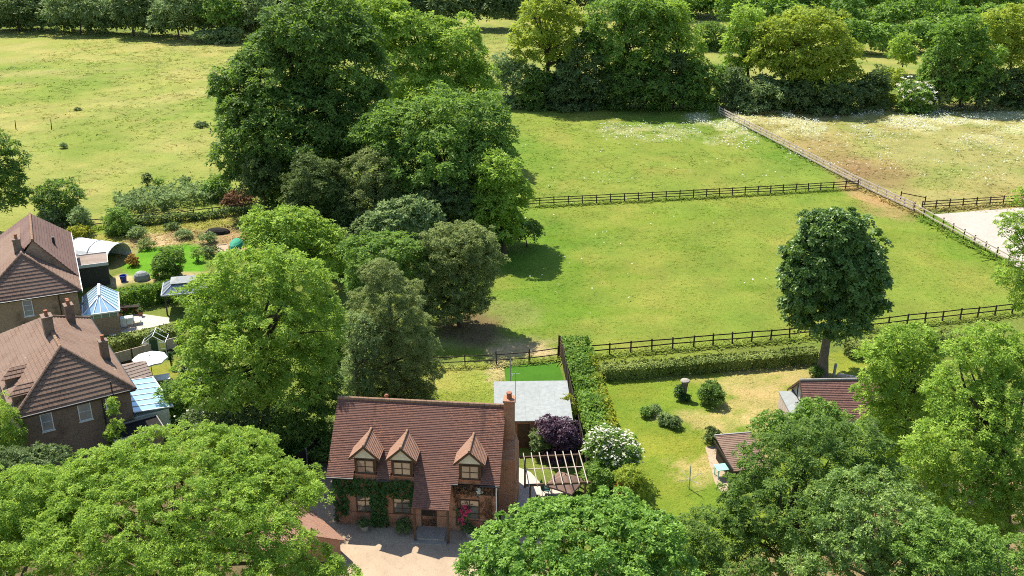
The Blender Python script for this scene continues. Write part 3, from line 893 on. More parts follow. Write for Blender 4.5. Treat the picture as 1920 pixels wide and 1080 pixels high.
def panel_fence(name, label, a, b, h, mat, post_mat, step=1.9, plinth=True, first=True):
    a = Vector((a[0], a[1], 0)); b = Vector((b[0], b[1], 0))
    root = thing(name, label, 'fence', a); d = b - a; fr = Frame(a, math.degrees(math.atan2(d.y, d.x))); ln = d.length
    n = max(1, round(ln / step)); st = ln / n
    for i in range(n + 1):
        MB(fr).box(i * st - .05, i * st + .05, -.05, .05, -.05, h + .08).build('post', post_mat, root)
    for i in range(n):
        mb = MB(fr); u0, u1 = i * st + .055, (i + 1) * st - .055
        k = int((h - .25) / .13)
        for j in range(k):
            z = .25 + j * (h - .25) / k
            mb.hexa([(u0, -.012, z), (u1, -.012, z), (u1, .012, z), (u0, .012, z), (u0, -.004, z + .15), (u1, -.004, z + .15), (u1, .014, z + .15), (u0, .014, z + .15)])
        for u in (u0 + .04, (u0 + u1) / 2, u1 - .04): mb.box(u - .02, u + .02, -.035, -.014, .25, h)
        mb.box(u0, u1, -.03, .03, h, h + .04)
        mb.build('panel', mat, root)
        if plinth: MB(fr).box(u0, u1, -.02, .02, 0, .245).build('gravel_board', post_mat, root)
    return root
panel_fence('panel_fence', 'dark creosoted panel fence with pale concrete posts on the left of the cottage', G(548, 905), G(632, 842), 1.8, 'wood_dark', 'concrete')
panel_fence('panel_fence', 'dark board fence along the left foot of the tall mixed hedge', G(1101, 893), G(1050, 660), 1.5, 'wood_dark', 'wood_dark')

# ================================================================== SURFACES NEAR THE COTTAGE
HA = G(631.5, 980)
HF = Frame(HA, -5.73)
drv = [HF(u, v) for u, v in ((-3.2, 7), (-3.6, -1.5), (-2.6, -4.0), (-2.8, -14), (14.5, -14), (13.5, -.2), (10.6, -.1), (10.4, .1), (.1, .1), (-.4, 7))]
sheet('driveway', [(p.x, p.y) for p in drv], 'gravel', .008)
pat = [HF(u, v) for u, v in ((10.7, -.1), (13.2, -.2), (14.9, 1.6), (15.8, 4.2), (14.6, 5.4), (13.0, 6.0), (12.2, 7.3), (10.7, 8.2))]
sheet('patio', [(p.x, p.y) for p in pat], 'paving', .010)
sheet('side_passage', [(p.x, p.y) for p in [HF(u, v) for u, v in ((-3.1, 7.02), (-.3, 7.02), (-.3, 10.5), (-2.4, 10.5))]], 'asphalt', .006)
sheet('artificial_lawn', gp((944, 684), (1046, 677), (1060, 722), (950, 726)), 'turf', .014)

# ================================================================== COTTAGE
def window(fr, root, u0, u1, z0, z1, v, cols=2, rows=3, frame='wood_brown', glass='glass_dark', out=-1, sill=True, fw=.07, name='window'):
    """frame facing -v (out=-1) at wall face v; panes set back inside the frame"""
    f = MB(fr); a, b = v + out * .055, v - out * .0
    lo, hi = min(a, b), max(a, b)
    f.box(u0, u0 + fw, lo, hi, z0, z1); f.box(u1 - fw, u1, lo, hi, z0, z1)
    f.box(u0 + fw, u1 - fw, lo, hi, z0, z0 + fw); f.box(u0 + fw, u1 - fw, lo, hi, z1 - fw, z1)
    for i in range(1, cols):
        u = u0 + (u1 - u0) * i / cols; f.box(u - .03, u + .03, lo + .004, hi - .004, z0 + fw, z1 - fw)
    for c in range(cols):
        ua = u0 + (u1 - u0) * c / cols + (fw if c == 0 else .03); ub = u0 + (u1 - u0) * (c + 1) / cols - (fw if c == cols - 1 else .03)
        for r in range(1, rows):
            z = z0 + (z1 - z0) * r / rows; f.box(ua, ub, lo + .012, hi - .012, z - .016, z + .016)
    o = f.build(name, frame, root)
    pv = v + out * .012
    MB(fr).poly([(u0 + .02, pv, z0 + .02), (u1 - .02, pv, z0 + .02), (u1 - .02, pv, z1 - .02), (u0 + .02, pv, z1 - .02)][::1 if out < 0 else -1]).build('pane', glass, o)
    if sill:
        s0, s1 = sorted((v + out * .11, v - out * .01))
        MB(fr).box(u0 - .06, u1 + .06, s0, s1, z0 - .07, z0 - .004).build('sill', frame if frame == 'white_paint' else 'terracotta', o)
    return o

W_, D_, EH, RH = 10.5, 7.0, 3.9, 7.42
cot = thing('cottage', 'red brick cottage with three dormers in its clay tiled roof beside the gravel drive', 'cottage', HF(0, 0))
mb = MB(HF)
mb.poly([(0, 0, 0), (W_, 0, 0), (W_, 0, EH), (0, 0, EH)])
mb.poly([(W_, D_, 0), (0, D_, 0), (0, D_, EH), (W_, D_, EH)])
mb.poly([(W_, 0, 0), (W_, D_, 0), (W_, D_, EH), (W_, D_ / 2, RH - .1), (W_, 0, EH)])
mb.poly([(0, D_, 0), (0, 0, 0), (0, 0, EH), (0, D_ / 2, RH - .1), (0, D_, EH)])
mb.build('wall', 'brick_red', cot)
MB(HF).box(-.06, W_ + .06, -.06, -.004, -.02, 1.0).build('plinth', 'brick_red', cot)
slope = (RH - EH) / (D_ / 2)          # rise per metre; the roof plane passes through the eave at v=-.35
def rz(v): return EH - .12 + (RH - EH + .12) * (v + .35) / (D_ / 2 + .35)
L0, R0, OV = -.35, W_ + .35, -.35
mb = MB(HF)
mb.courses([(L0, 0, rz(0)), (R0, 0, rz(0)), (R0, D_ / 2, RH), (L0, D_ / 2, RH)], .115, .025)
for a, b in ((L0, 1.42), (2.92, 3.80), (5.32, 8.2), (9.62, R0)):
    mb.courses([(a, OV, rz(OV)), (b, OV, rz(OV)), (b, 0, rz(0)), (a, 0, rz(0))], .115, .025)
mb.courses([(5.42, -1.62, rz(-1.62)), (7.78, -1.62, rz(-1.62)), (7.78, OV, rz(OV)), (5.42, OV, rz(OV))], .115, .025)
mb.courses([(L0, D_ / 2, RH), (R0, D_ / 2, RH), (R0, D_ + .35, rz(OV)), (L0, D_ + .35, rz(OV))], .115, .025)
mb.build('roof', 'tile_red', cot)
def ridge(fr, a, b, r, mat, root, name='ridge', seg=.34):
    A = Vector(a); B = Vector(b); n = max(1, int((B - A).length / seg)); mb = MB(fr)
    for i in range(n):
        p = A.lerp(B, (i + .02) / n); q_ = A.lerp(B, (i + .98) / n)
        mb.tube([tuple(p), tuple(q_)], [r * 1.04, r * .96], 8)
    return mb.build(name, mat, root)
ridge(HF, (L0, D_ / 2, RH + .0), (R0, D_ / 2, RH + .0), .13, 'ridge_tile', cot)
mb = MB(HF)
for u in (L0 + .0, R0 - .04):
    mb.bar((u + .02, OV, rz(OV) - .09), (u + .02, D_ / 2, RH - .09), .035, .16); mb.bar((u + .02, D_ + .35, rz(OV) - .09), (u + .02, D_ / 2, RH - .09), .035, .16)
mb.build('bargeboard', 'wood_brown', cot)
for a, b in ((L0, 1.42), (2.92, 3.80), (7.78, 8.2), (9.62, R0)):
    MB(HF).tube([(a, OV - .06, rz(OV) - .06), (b, OV - .06, rz(OV) - .06)], .055, 8).build('gutter', 'dark_metal', cot)
MB(HF).tube([(R0 - .25, -.06, .05), (R0 - .25, -.06, EH - .3)], .04, 8).build('downpipe', 'white_paint', cot)
# dormers
for uc in (2.17, 4.56, 8.92):
    hw = .70; ez = 5.42; az = 6.08; bv = (az - .02 - rz(0)) / ((RH - rz(0)) / (D_ / 2)); cv = (ez - rz(0)) / ((RH - rz(0)) / (D_ / 2))
    sz = EH - .02
    mb = MB(HF)
    mb.poly([(uc - hw, -.03, sz), (uc + hw, -.03, sz), (uc + hw, -.03, ez), (uc - hw, -.03, ez)])
    mb.poly([(uc - hw, -.03, sz), (uc - hw, -.03, ez), (uc - hw, cv, ez), (uc - hw, 0, rz(0) - .02)])
    mb.poly([(uc + hw, -.03, sz), (uc + hw, 0, rz(0)), (uc + hw, cv, ez), (uc + hw, -.03, ez)])
    dm = mb.build('dormer', 'wood_brown', cot)
    MB(HF).poly([(uc - hw + .04, -.045, 5.10), (uc + hw - .04, -.045, 5.10), (uc + hw - .04, -.045, 5.26), (uc, -.045, az - .18), (uc - hw + .04, -.045, 5.26)]).build('gable_panel', 'cream', dm)
    ow = .99; oz = 5.16
    mb = MB(HF)
    s_ = (az - oz) / ow
    ovv = (oz - rz(0)) / ((RH - rz(0)) / (D_ / 2))
    mb.courses([(uc - ow, -.24, oz), (uc, -.24, az), (uc, bv, az), (uc - ow, max(ovv, -.1), oz)], .115, .025)
    mb.courses([(uc, -.24, az), (uc + ow, -.24, oz), (uc + ow, max(ovv, -.1), oz), (uc, bv, az)], .115, .025)
    mb.build('dormer_roof', 'tile_orange', dm)
    ridge(HF, (uc, -.26, az + .02), (uc, bv, az + .02), .085, 'ridge_tile', dm, 'dormer_ridge')
    mb = MB(HF)
    for sgn in (-1, 1):
        mb.bar((uc + sgn * ow, -.235, oz - .09), (uc + sgn * .02, -.235, az - .09), .05, .15)
    mb.build('bargeboard', 'wood_brown', dm)
    window(HF, dm, uc - .58, uc + .58, sz + .08, 4.98, -.035, 2, 2, 'wood_brown')
# windows and door
window(HF, cot, 1.42, 2.62, .98, 2.30, -.005, 2, 3)
window(HF, cot, 3.86, 5.02, 1.05, 2.22, -.005, 2, 3)
window(HF, cot, 8.22, 9.50, .85, 2.40, -.005, 2, 3)
dr = MB(HF).box(5.76, 6.62, -.06, -.004, .22, 2.12).build('door', 'wood_dark', cot)
MB(HF).box(5.68, 5.755, -.08, -.004, .22, 2.2).box(6.625, 6.70, -.08, -.004, .22, 2.2).box(5.755, 6.625, -.08, -.004, 2.125, 2.2).build('door_frame', 'wood_brown', dr)
MB(HF).tube([(6.52, -.062, 1.15), (6.52, -.12, 1.15)], .03, 8).build('handle', 'galvanised', dr)
for u in (5.52, 7.66):
    MB(HF).box(u - .07, u + .07, -1.50, -1.36, 0, rz(-1.43) - .06).build('porch_post', 'wood_brown', cot)
MB(HF).box(5.45, 7.73, -1.49, -1.37, rz(-1.43) - .30, rz(-1.43) - .16).build('porch_beam', 'wood_brown', cot)
MB(HF).box(5.45, 7.35, -1.35, -.065, 0, .18).box(5.25, 7.55, -1.75, -1.355, 0, .09).build('step', 'stone', cot)
# dark strip standing in for wall shade over the right-hand ground floor window
MB(HF).box(7.8, W_ + .02, -.10, -.006, 2.85, 3.55).build('shade_band', 'wood_dark', cot)
for u in (7.95, 9.0, 10.35): MB(HF).box(u - .06, u + .06, -.16, -.105, 2.7, 3.6).build('bracket', 'wood_brown', cot)
# chimney on the right gable
ch = MB(HF).box(W_ + .004, 11.62, 2.0, 4.5, -.02, 4.2).hexa([(W_ + .004, 2.0, 4.203), (11.62, 2.0, 4.203), (11.62, 4.5, 4.203), (W_ + .004, 4.5, 4.203), (W_ + .004, 2.85, 5.2), (11.5, 2.85, 5.2), (11.5, 3.75, 5.2), (W_ + .004, 3.75, 5.2)]).box(10.76, 11.42, 2.92, 3.68, 5.203, 7.95).box(10.71, 11.47, 2.87, 3.73, 7.953, 8.1).build('chimney', 'brick_red', cot)
MB(HF).lathe((11.09, 3.3, 8.1), [(.16, 0), (.17, .1), (.15, .3), (.19, .34), (.19, .42), (.13, .43)], 12).build('chimney_pot', 'terracotta', ch)
MB(HF).tube([(11.46, 3.6, 7.6), (11.46, 3.6, 9.9)], .018, 6).tube([(11.2, 3.6, 9.75), (11.75, 3.6, 9.75)], .012, 5).tube([(11.25, 3.45, 9.6), (11.25, 3.75, 9.6)], .01, 5).build('aerial', 'galvanised', ch)
window(Frame(HF(W_, 0), HF.a * 180 / math.pi + 90), cot, .5, 1.4, 1.0, 2.2, -.005, 2, 2)
# a pair of roof vents at the ridge
MB(HF).lathe((2.85, D_ / 2 + .35, RH - .3), [(.12, 0), (.12, .4), (.16, .42), (.10, .52)], 10).build('vent', 'terracotta', cot)

# climbers, pots and shrubs against the front wall
def wall_plant(name, label, cat, boxes, leaf, Lf, seed, loc, out=.28, blossom=None, stem=True):
    g = np.random.default_rng(seed); root = thing(name, label, cat, HF(*loc))
    P = []
    for (u0, u1, z0, z1, dn) in boxes:
        n = int((u1 - u0) * (z1 - z0) * dn); u = g.uniform(u0, u1, n); z = g.uniform(z0, z1, n)
        k = (vnoise(u, z, .5, seed) + np.minimum(np.minimum(u - u0, u1 - u), np.minimum(z - z0, z1 - z)) * 2.5) > .34
        P.append(np.c_[u, -g.uniform(.05, out, n) - .1 * vnoise(u, z, .7, seed + 1), z][k])
    P = np.concatenate(P)
    w = np.array([HF(*p) for p in P]); ax = unit(np.array(HF.v)[None] * -1 + g.normal(0, .5, w.shape) + np.array([0, 0, .5]))
    V = rosettes(w, ax, Lf, g, 5, .7, .15, .15)
    me = quads_mesh('foliage', V - np.array(WLOC[root]), 'leaf_' + leaf, g.uniform(0, 1, len(V)))
    link_mesh('foliage', me, root)
    if blossom:
        mat, pts, sz = blossom
        c = np.array([HF(*p) for p in pts]); q_ = np.repeat(c, 4, 0) + g.normal(0, .07, (len(c) * 4, 3))
        V = rosettes(q_, unit(np.array(HF.v)[None] * -1 + g.normal(0, .4, q_.shape) + np.array([0, 0, .7])), sz, g, 5, .9, .05, .3)
        link_mesh('blossom', quads_mesh('blossom', V - np.array(WLOC[root]), 'leaf_' + mat, g.uniform(0, 1, len(V))), root)
    if stem:
        mb = MB(HF)
        for (u0, u1, z0, z1, dn) in boxes[-2:]:
            for _ in range(3):
                ua, ub = g.uniform(u0, u1, 2); mb.tube([(ua, -.05, z0), ((ua + ub) / 2 + g.normal(0, .1), -.09, (z0 + z1) / 2), (ub, -.05, z1)], [.03, .024, .012], 5)
        mb.build('stem', 'bark', root)
    return root
wall_plant('wall_creeper', 'dark green creeper covering the front wall above the cottage windows', 'creeper',
           [(-.05, 1.45, 2.35, 3.72, 75), (1.4, 2.95, 2.40, 3.60, 75), (2.9, 5.3, 2.35, 3.62, 75), (.0, .95, .9, 2.4, 60), (4.9, 5.3, 1.7, 2.4, 60), (-.05, .35, .1, .95, 30), (2.40, 3.50, .02, 2.4, 80)], 'ivy', .16, 301, (2.9, -.2))
wall_plant('climbing_rose', 'climbing rose with pink blooms trained beside the right-hand ground floor window', 'rose',
           [(8.0, 8.9, .3, 1.9, 26), (8.3, 8.7, .05, 1.0, 20)], 'dull', .14, 302, (8.5, -.2),
           blossom=('pink', [(8.55, -.28, 2.0), (8.4, -.3, 1.72), (8.7, -.3, 1.70), (8.55, -.3, 1.62), (8.62, -.28, 1.48), (8.36, -.28, 1.02), (8.44, -.28, 1.68), (8.75, -.28, 1.8), (8.5, -.3, .8)], .13))
wall_plant('wisteria', 'bare brown wisteria stems and flowers along the shaded wall band below the right dormer', 'climber',
           [(7.9, 10.4, 2.75, 3.6, 24), (9.55, 10.3, .3, 2.7, 16), (9.9, 10.4, .1, 2.6, 22), (7.85, 8.2, .4, 2.7, 14)], 'brown', .15, 303, (10.1, -.2),
           blossom=('blossom', [(9.45, -.25, 3.3), (9.55, -.28, 3.1), (9.35, -.25, 2.95), (9.6, -.25, 3.35)], .12))
def planter(label, u, v, r, seed, leaf='dull', mat='stone', group=None):
    root = thing('planter', label, 'planter', HF(u, v), group)
    MB(HF).lathe((u, v, .0), [(r * .78, 0), (r, .34), (r * 1.06, .36), (r * 1.06, .42), (r * .9, .42), (r * .88, .36)], 16).build('pot', mat, root)
    foliage('plant', [(tuple(HF(u, v, .58)), (r * 1.1, r * 1.1, .24))], 'leaf_' + leaf, .14, seed, root, dens=1.4, rbf=1.6)
planter('pale stone planter on the gravel under the left cottage window', 2.0, -.62, .30, 311)
planter('stone planter standing at the foot of the pink climbing rose', 8.95, -.62, .30, 312)
def small_bush(name, label, cat, p, r, h, leaf, Lf, seed, dens=1.2, group=None, blossom=None, up=.45, lobes=None):
    root = thing(name, label, cat, p, group); c = Vector(p)
    lb = lobes or [((c.x, c.y, h * .52), (r, r, h * .52))]
    _, C = foliage('foliage', lb, 'leaf_' + leaf, Lf, seed, root, dens=dens, rbf=2.4, up=up)
    if blossom:
        mat, n, sz = blossom; g = np.random.default_rng(seed + 1)
        o = C[g.integers(0, len(C), n)] + unit(g.normal(size=(n, 3)) + np.array([0, -.4, 1])) * Lf * 2.2
        V = rosettes(o, unit(g.normal(0, .4, o.shape) + np.array([0, 0, 1.])), sz, g, 5, .9, .05, .1)
        link_mesh('blossom', quads_mesh('blossom', V - np.array(c), 'leaf_' + mat, g.uniform(0, 1, len(V))), root)
    g = np.random.default_rng(seed + 2); mb = MB()
    for _ in range(5):
        q_ = C[g.integers(0, len(C))]; limb(mb, (c.x + g.normal(0, .05), c.y + g.normal(0, .05), 0), q_, .03, .01, g, n=3, sides=5)
    mb.build('stem', 'bark', root)
    return root
small_bush('bush', 'small dark bush at the foot of the wall beside the cottage porch', 'bush', HF(4.6, -.55), .45, .95, 'dull', .16, 321)

# low tiled building at the cottage's front left corner
_a, _b = G(580, 952, 1.2), G(645, 1010, 1.2)
GF = Frame(_b, math.degrees(math.atan2((_a - _b).y, (_a - _b).x)) - 90)
gh = thing('tiled_outbuilding', 'low orange tiled outbuilding half hidden by the bright canopy at the drive entrance', 'outbuilding', GF(0, 0))
GF.o = GF.o - GF.u * 2.2
gw, gd = 1.9, (_a - _b).length + .6
mb = MB(GF); e = 1.22; r = 2.5
mb.poly([(-gw, 0, 0), (gw, 0, 0), (gw, 0, e), (0, 0, r), (-gw, 0, e)][::1]); mb.poly([(gw, gd, 0), (-gw, gd, 0), (-gw, gd, e), (0, gd, r), (gw, gd, e)])
mb.poly([(gw, 0, 0), (gw, gd, 0), (gw, gd, e), (gw, 0, e)]); mb.poly([(-gw, gd, 0), (-gw, 0, 0), (-gw, 0, e), (-gw, gd, e)])
mb.build('wall', 'brick_red', gh)
mb = MB(GF)
mb.courses([(0, -.25, r + .06), (gw + .3, -.25, e - .06), (gw + .3, gd + .25, e - .06), (0, gd + .25, r + .06)], .115, .036)
mb.courses([(-gw - .3, -.25, e - .06), (0, -.25, r + .06), (0, gd + .25, r + .06), (-gw - .3, gd + .25, e - .06)], .115, .036)
mb.build('roof', 'tile_orange', gh)
ridge(GF, (0, -.27, r + .07), (0, gd + .27, r + .07), .11, 'ridge_tile', gh)

# ------------------------------------------------------------------ garage behind the cottage
def flat_box_building(name, label, cat, fr, w, d, h0, h1, wall, roof, over=.18, th=.09, trim=None):
    root = thing(name, label, cat, fr(0, 0))
    mb = MB(fr)
    mb.poly([(0, 0, 0), (w, 0, 0), (w, 0, h0), (0, 0, h0)]); mb.poly([(w, d, 0), (0, d, 0), (0, d, h1), (w, d, h1)])
    mb.poly([(w, 0, 0), (w, d, 0), (w, d, h1), (w, 0, h0)]); mb.poly([(0, d, 0), (0, 0, 0), (0, 0, h0), (0, d, h1)])
    mb.build('wall', wall, root)
    o = over; s = (h1 - h0) / d
    mb = MB(fr); mb.slab([(-o, -o, h0 + th - s * o), (w + o, -o, h0 + th - s * o), (w + o, d + o, h1 + th + s * o), (-o, d + o, h1 + th + s * o)], th - .004)
    if trim is None:
        # sheet laps across the roof
        n = int((w + 2 * o) / 1.05)
        for i in range(1, n):
            u = -o + (w + 2 * o) * i / n
            mb.hexa([(u - .02, -o, h0 + th - s * o), (u + .02, -o, h0 + th - s * o), (u + .02, d + o, h1 + th + s * o), (u - .02, d + o, h1 + th + s * o), (u - .02, -o, h0 + th + .012 - s * o), (u + .02, -o, h0 + th + .012 - s * o), (u + .02, d + o, h1 + th + .012 + s * o), (u - .02, d + o, h1 + th + .012 + s * o)])
    mb.build('roof', roof, root)
    if trim:
        mb = MB(fr); z0, z1 = h0 - .12, h0 + th + .16
        mb.box(-o, w + o, -o - .06, -o, z0, z1); mb.box(-o, w + o, d + o, d + o + .06, z0, z1); mb.box(-o - .06, -o, -o, d + o, z0, z1); mb.box(w + o, w + o + .06, -o, d + o, z0, z1)
        mb.build('parapet', trim, root)
    return root
gA, gB = G(932, 786, 2.45), G(1077, 784, 2.45)
GRF = Frame(gA, math.degrees(math.atan2(gB.y - gA.y, gB.x - gA.x)))
gar = flat_box_building('garage', 'low brick outbuilding with a pale grey sheet roof behind the cottage chimney', 'outbuilding', GRF, (gB - gA).length - .3, 5.2, 2.3, 2.65, 'brick_red', 'felt_grey')
MB(GRF).box(1.5, 2.4, -.05, -.004, .05, 2.0).build('door', 'wood_brown', gar)
fl = thing('flue_pole', 'thin grey flue pole rising beside the garage roof', 'pole', G(957, 745))
MB().tube([tuple(G(957, 745)), tuple(G(957, 745) + Vector((0, 0, 3.4)))], .04, 8).build('tube', 'galvanised', fl)

sg_ = thing('garden_gate', 'dark boarded garden gate between the cottage gable and the pergola', 'gate', HF(11.75, .35))
for i in range(8): MB(HF).box(11.75 + i * .14, 11.75 + i * .14 + .13, .33, .36, .08, 1.75 + .03 * math.sin(i * 2.3)).build('board', 'wood_dark', sg_)
for u in (11.66, 12.93): MB(HF).box(u - .06, u + .06, .29, .41, -.05, 1.95).build('post', 'wood_brown', sg_)
MB(HF).box(11.74, 12.86, .365, .40, .4, .5).build('brace', 'wood_brown', sg_)
# ------------------------------------------------------------------ pergola, parasol and garden seats
pc = [G(990, 912, 2.35), G(1100, 900, 2.35), G(1094, 860, 2.35), G(1002, 857, 2.35)]
PF = Frame((1.15, 56.5), 5)
pg = thing('pergola', 'open timber pergola with seven pale rafters beside the cottage patio', 'pergola', PF(0, 0))
pw, pd, ph = 3.75, 3.5, 2.35
for u in (0.05, pw - .05):
    for v in (0.05, pd - .05):
        MB(PF).box(u - .06, u + .06, v - .06, v + .06, 0, ph).build('post', 'wood_brown', pg)
MB(PF).box(-.3, pw + .3, -.02, .10, ph + .003, ph + .14).build('beam', 'wood_brown', pg)
MB(PF).box(-.3, pw + .3, pd - .10, pd + .02, ph + .003, ph + .14).build('beam', 'wood_brown', pg)
MB(PF).box(-.1, pw + .1, pd * .55, pd * .55 + .05, ph + .045, ph + .10).build('beam', 'wood_weathered', pg)
for i in range(8):
    u = -.05 + (pw + .1) * i / 7
    MB(PF).box(u - .026, u + .026, -.3, pd + .25, ph + .143, ph + .26).build('rafter', 'wood_pale', pg)
def parasol(label, p, h, r, hh, mat, n=8, rot=0, group=None):
    root = thing('parasol', label, 'parasol', p, group)
    mb = MB(); c = Vector(p); top = (c.x, c.y, h + hh)
    ring = [(c.x + r * math.cos(2 * math.pi * i / n + rot), c.y + r * math.sin(2 * math.pi * i / n + rot), h) for i in range(n)]
    mid = [(c.x + r * .5 * math.cos(2 * math.pi * i / n + rot), c.y + r * .5 * math.sin(2 * math.pi * i / n + rot), h + hh * .56) for i in range(n)]
    for i in range(n):
        j = (i + 1) % n
        em = ((ring[i][0] + ring[j][0]) / 2 * .985 + c.x * .015, (ring[i][1] + ring[j][1]) / 2 * .985 + c.y * .015, h + .03)
        mb.poly([mid[i], mid[j], top]); mb.poly([ring[i], em, mid[i]]); mb.poly([em, ring[j], mid[j]]); mb.poly([em, mid[j], mid[i]])
        a, b = Vector(ring[i]), Vector(ring[j]); dn = Vector((0, 0, .12)); e_ = Vector(em)
        mb.poly([tuple(a - dn), tuple(e_ - dn), em, ring[i]]); mb.poly([tuple(e_ - dn), tuple(b - dn), ring[j], em])
    mb.build('canopy', mat, root)
    mb = MB()
    for i in range(n): mb.bar((ring[i][0], ring[i][1], h - .01), (c.x, c.y, h + hh - .05), .02)
    mb.build('rib', 'galvanised', root)
    MB().tube([(c.x, c.y, .05), (c.x, c.y, h + hh + .08)], .03, 8).build('pole', 'wood_brown', root)
    MB().lathe((c.x, c.y, 0), [(.28, 0), (.28, .06), (.06, .1), (.05, .3)], 14).build('base', 'concrete', root)
    return root
parasol('brown four-sided parasol partly hidden by foliage beneath the pergola', G(1060, 889, 2.3).to_2d().to_3d(), 1.65, 1.45, .62, 'brown_fabric', 4, .25)
def chair(label, p, deg, mat, group=None):
    fr = Frame(p, deg); root = thing('garden_chair', label, 'chair', fr(0, 0), group)
    MB(fr).box(-.27, .27, -.27, .27, .40, .46).build('seat', mat, root)
    MB(fr).hexa([(-.27, .24, .47), (.27, .24, .47), (.27, .29, .47), (-.27, .29, .47), (-.25, .38, 1.0), (.25, .38, 1.0), (.25, .42, 1.0), (-.25, .42, 1.0)]).build('backrest', mat, root)
    for u in (-.23, .23):
        for v in (-.23, .23): MB(fr).box(u - .02, u + .02, v - .02, v + .02, 0, .395).build('leg', mat, root)
def slat_table(name, label, fr, w, d, h, mat, cat='table'):
    root = thing(name, label, cat, fr(0, 0)); mb = MB(fr); n = 6
    for i in range(n):
        v0 = -d / 2 + d * i / n; mb.box(-w / 2, w / 2, v0 + .008, v0 + d / n - .008, h, h + .035)
    mb.box(-w / 2 + .1, -w / 2 + .15, -d / 2, d / 2, h - .05, h - .003); mb.box(w / 2 - .15, w / 2 - .1, -d / 2, d / 2, h - .05, h - .003)
    mb.build('table_top', mat, root)
    for u in (-w / 2 + .12, w / 2 - .12):
        for v in (-d / 2 + .1, d / 2 - .1): MB(fr).box(u - .03, u + .03, v - .03, v + .03, 0, h - .053).build('leg', mat, root)
slat_table('garden_table', 'dark green garden table in the shade at the back of the pergola', Frame((3.3, 59.2), 8), 1.5, .85, .72, 'green_plastic')
chair('dark green garden chair turned sideways at the pergola table, towards the cottage', (2.35, 59.1), 75, 'green_plastic', 'green garden chairs')
chair('dark green garden chair at the pergola table, tucked in under the hedge side', (4.3, 59.4), -80, 'green_plastic', 'green garden chairs')
planter_p = HF.inv((1.75, 57.6))
planter('tall dark pot of spiky leaves beside the left pergola post', planter_p[0], planter_p[1], .26, 313, 'dull', 'charcoal')
pp2 = HF.inv((4.6, 57.4)); planter('pot of rust-coloured leaves under the right end of the pergola', pp2[0], pp2[1], .3, 314, 'rust', 'terracotta')

# ------------------------------------------------------------------ the two neighbouring houses
def hip_roof(mb, u0, u1, v0, v1, ez, uc, zr, vf, vb, gauge, lift):
    """ridge along v at u=uc from vf to vb; front hip at v0, back hip at v1"""
    mb.courses([(u0, v0, ez), (u1, v0, ez), (uc, vf, zr)], gauge, lift)
    mb.courses([(u1, v0, ez), (u1, v1, ez), (uc, vb, zr), (uc, vf, zr)], gauge, lift)
    mb.courses([(u1, v1, ez), (u0, v1, ez), (uc, vb, zr)], gauge, lift)
    mb.courses([(u0, v1, ez), (u0, v0, ez), (uc, vf, zr), (uc, vb, zr)], gauge, lift)
def chimney_part(fr, root, u, v, z0, z1, w=.6, d=.8, mat='brick_dark', pots=1):
    ch = MB(fr).box(u - w / 2, u + w / 2, v - d / 2, v + d / 2, z0, z1).box(u - w / 2 - .05, u + w / 2 + .05, v - d / 2 - .05, v + d / 2 + .05, z1 + .003, z1 + .14).build('chimney', mat, root)
    MB(fr).box(u - w / 2 - .02, u + w / 2 + .02, v - d / 2 - .02, v + d / 2 + .02, z0 + .2, z0 + .45).build('flashing', 'lead', ch)
    for i in range(pots):
        MB(fr).lathe((u, v + (i - (pots - 1) / 2) * .36, z1 + .14), [(.13, 0), (.12, .3), (.15, .33), (.15, .4), (.10, .41)], 10).build('chimney_pot', 'terracotta' if pots > 1 or w > .55 else 'white_paint', ch)
    return ch
# lower house (nearer)
c2 = G(254, 727.5, 4.8)
H2 = Frame(c2, 33)     # u runs to the right; the house lies at u<0
h2 = thing('neighbour_house', 'brown brick house with three chimneys on its hipped roof, beside the glazed lean-to', 'house', H2(0, 0), 'houses on the left')
WD, DP, EZ, ZR = 8.2, 15.0, 4.75, 8.0
mb = MB(H2); o = .35
x0, x1, y0, y1 = -WD + o, -o, o, DP - o
mb.poly([(x0, y0, 0), (x1, y0, 0), (x1, y0, EZ), (x0, y0, EZ)]); mb.poly([(x1, y1, 0), (x0, y1, 0), (x0, y1, EZ), (x1, y1, EZ)])
mb.poly([(x1, y0, 0), (x1, y1, 0), (x1, y1, EZ), (x1, y0, EZ)]); mb.poly([(x0, y1, 0), (x0, y0, 0), (x0, y0, EZ), (x0, y1, EZ)])
mb.build('wall', 'brick_dark', h2)
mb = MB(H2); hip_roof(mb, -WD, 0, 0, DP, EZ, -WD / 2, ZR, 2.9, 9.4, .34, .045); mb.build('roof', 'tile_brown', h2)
for a, b in (((-WD / 2, 2.9, ZR + .03), (-WD / 2, 9.4, ZR + .03)), ((0, 0, EZ + .04), (-WD / 2, 2.9, ZR + .03)), ((-WD, 0, EZ + .04), (-WD / 2, 2.9, ZR + .03)), ((0, DP, EZ + .04), (-WD / 2, 9.4, ZR + .03))):
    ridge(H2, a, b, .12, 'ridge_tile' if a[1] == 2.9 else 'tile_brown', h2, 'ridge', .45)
MB(H2).box(-WD + .02, -.02, .02, .14, EZ - .2, EZ - .035).box(-.14, -.02, .145, DP - .02, EZ - .2, EZ - .035).build('fascia', 'wood_brown', h2)
MB(H2).tube([(-WD, -.05, EZ - .02), (0, -.05, EZ - .02)], .06, 8).tube([(.05, 0, EZ - .02), (.05, DP, EZ - .02)], .06, 8).build('gutter', 'dark_metal', h2)
MB(H2).tube([(-2.35, .28, .05), (-2.35, .28, EZ - .1)], .045, 8).tube([(-1.6, .1, EZ - .3), (-1.6, .1, EZ + 1.0)], .05, 8).build('soil_pipe', 'dark_metal', h2)
window(H2, h2, -6.55, -5.75, 3.05, 4.45, y0 - .004, 1, 2, 'white_paint', 'glass_grey')
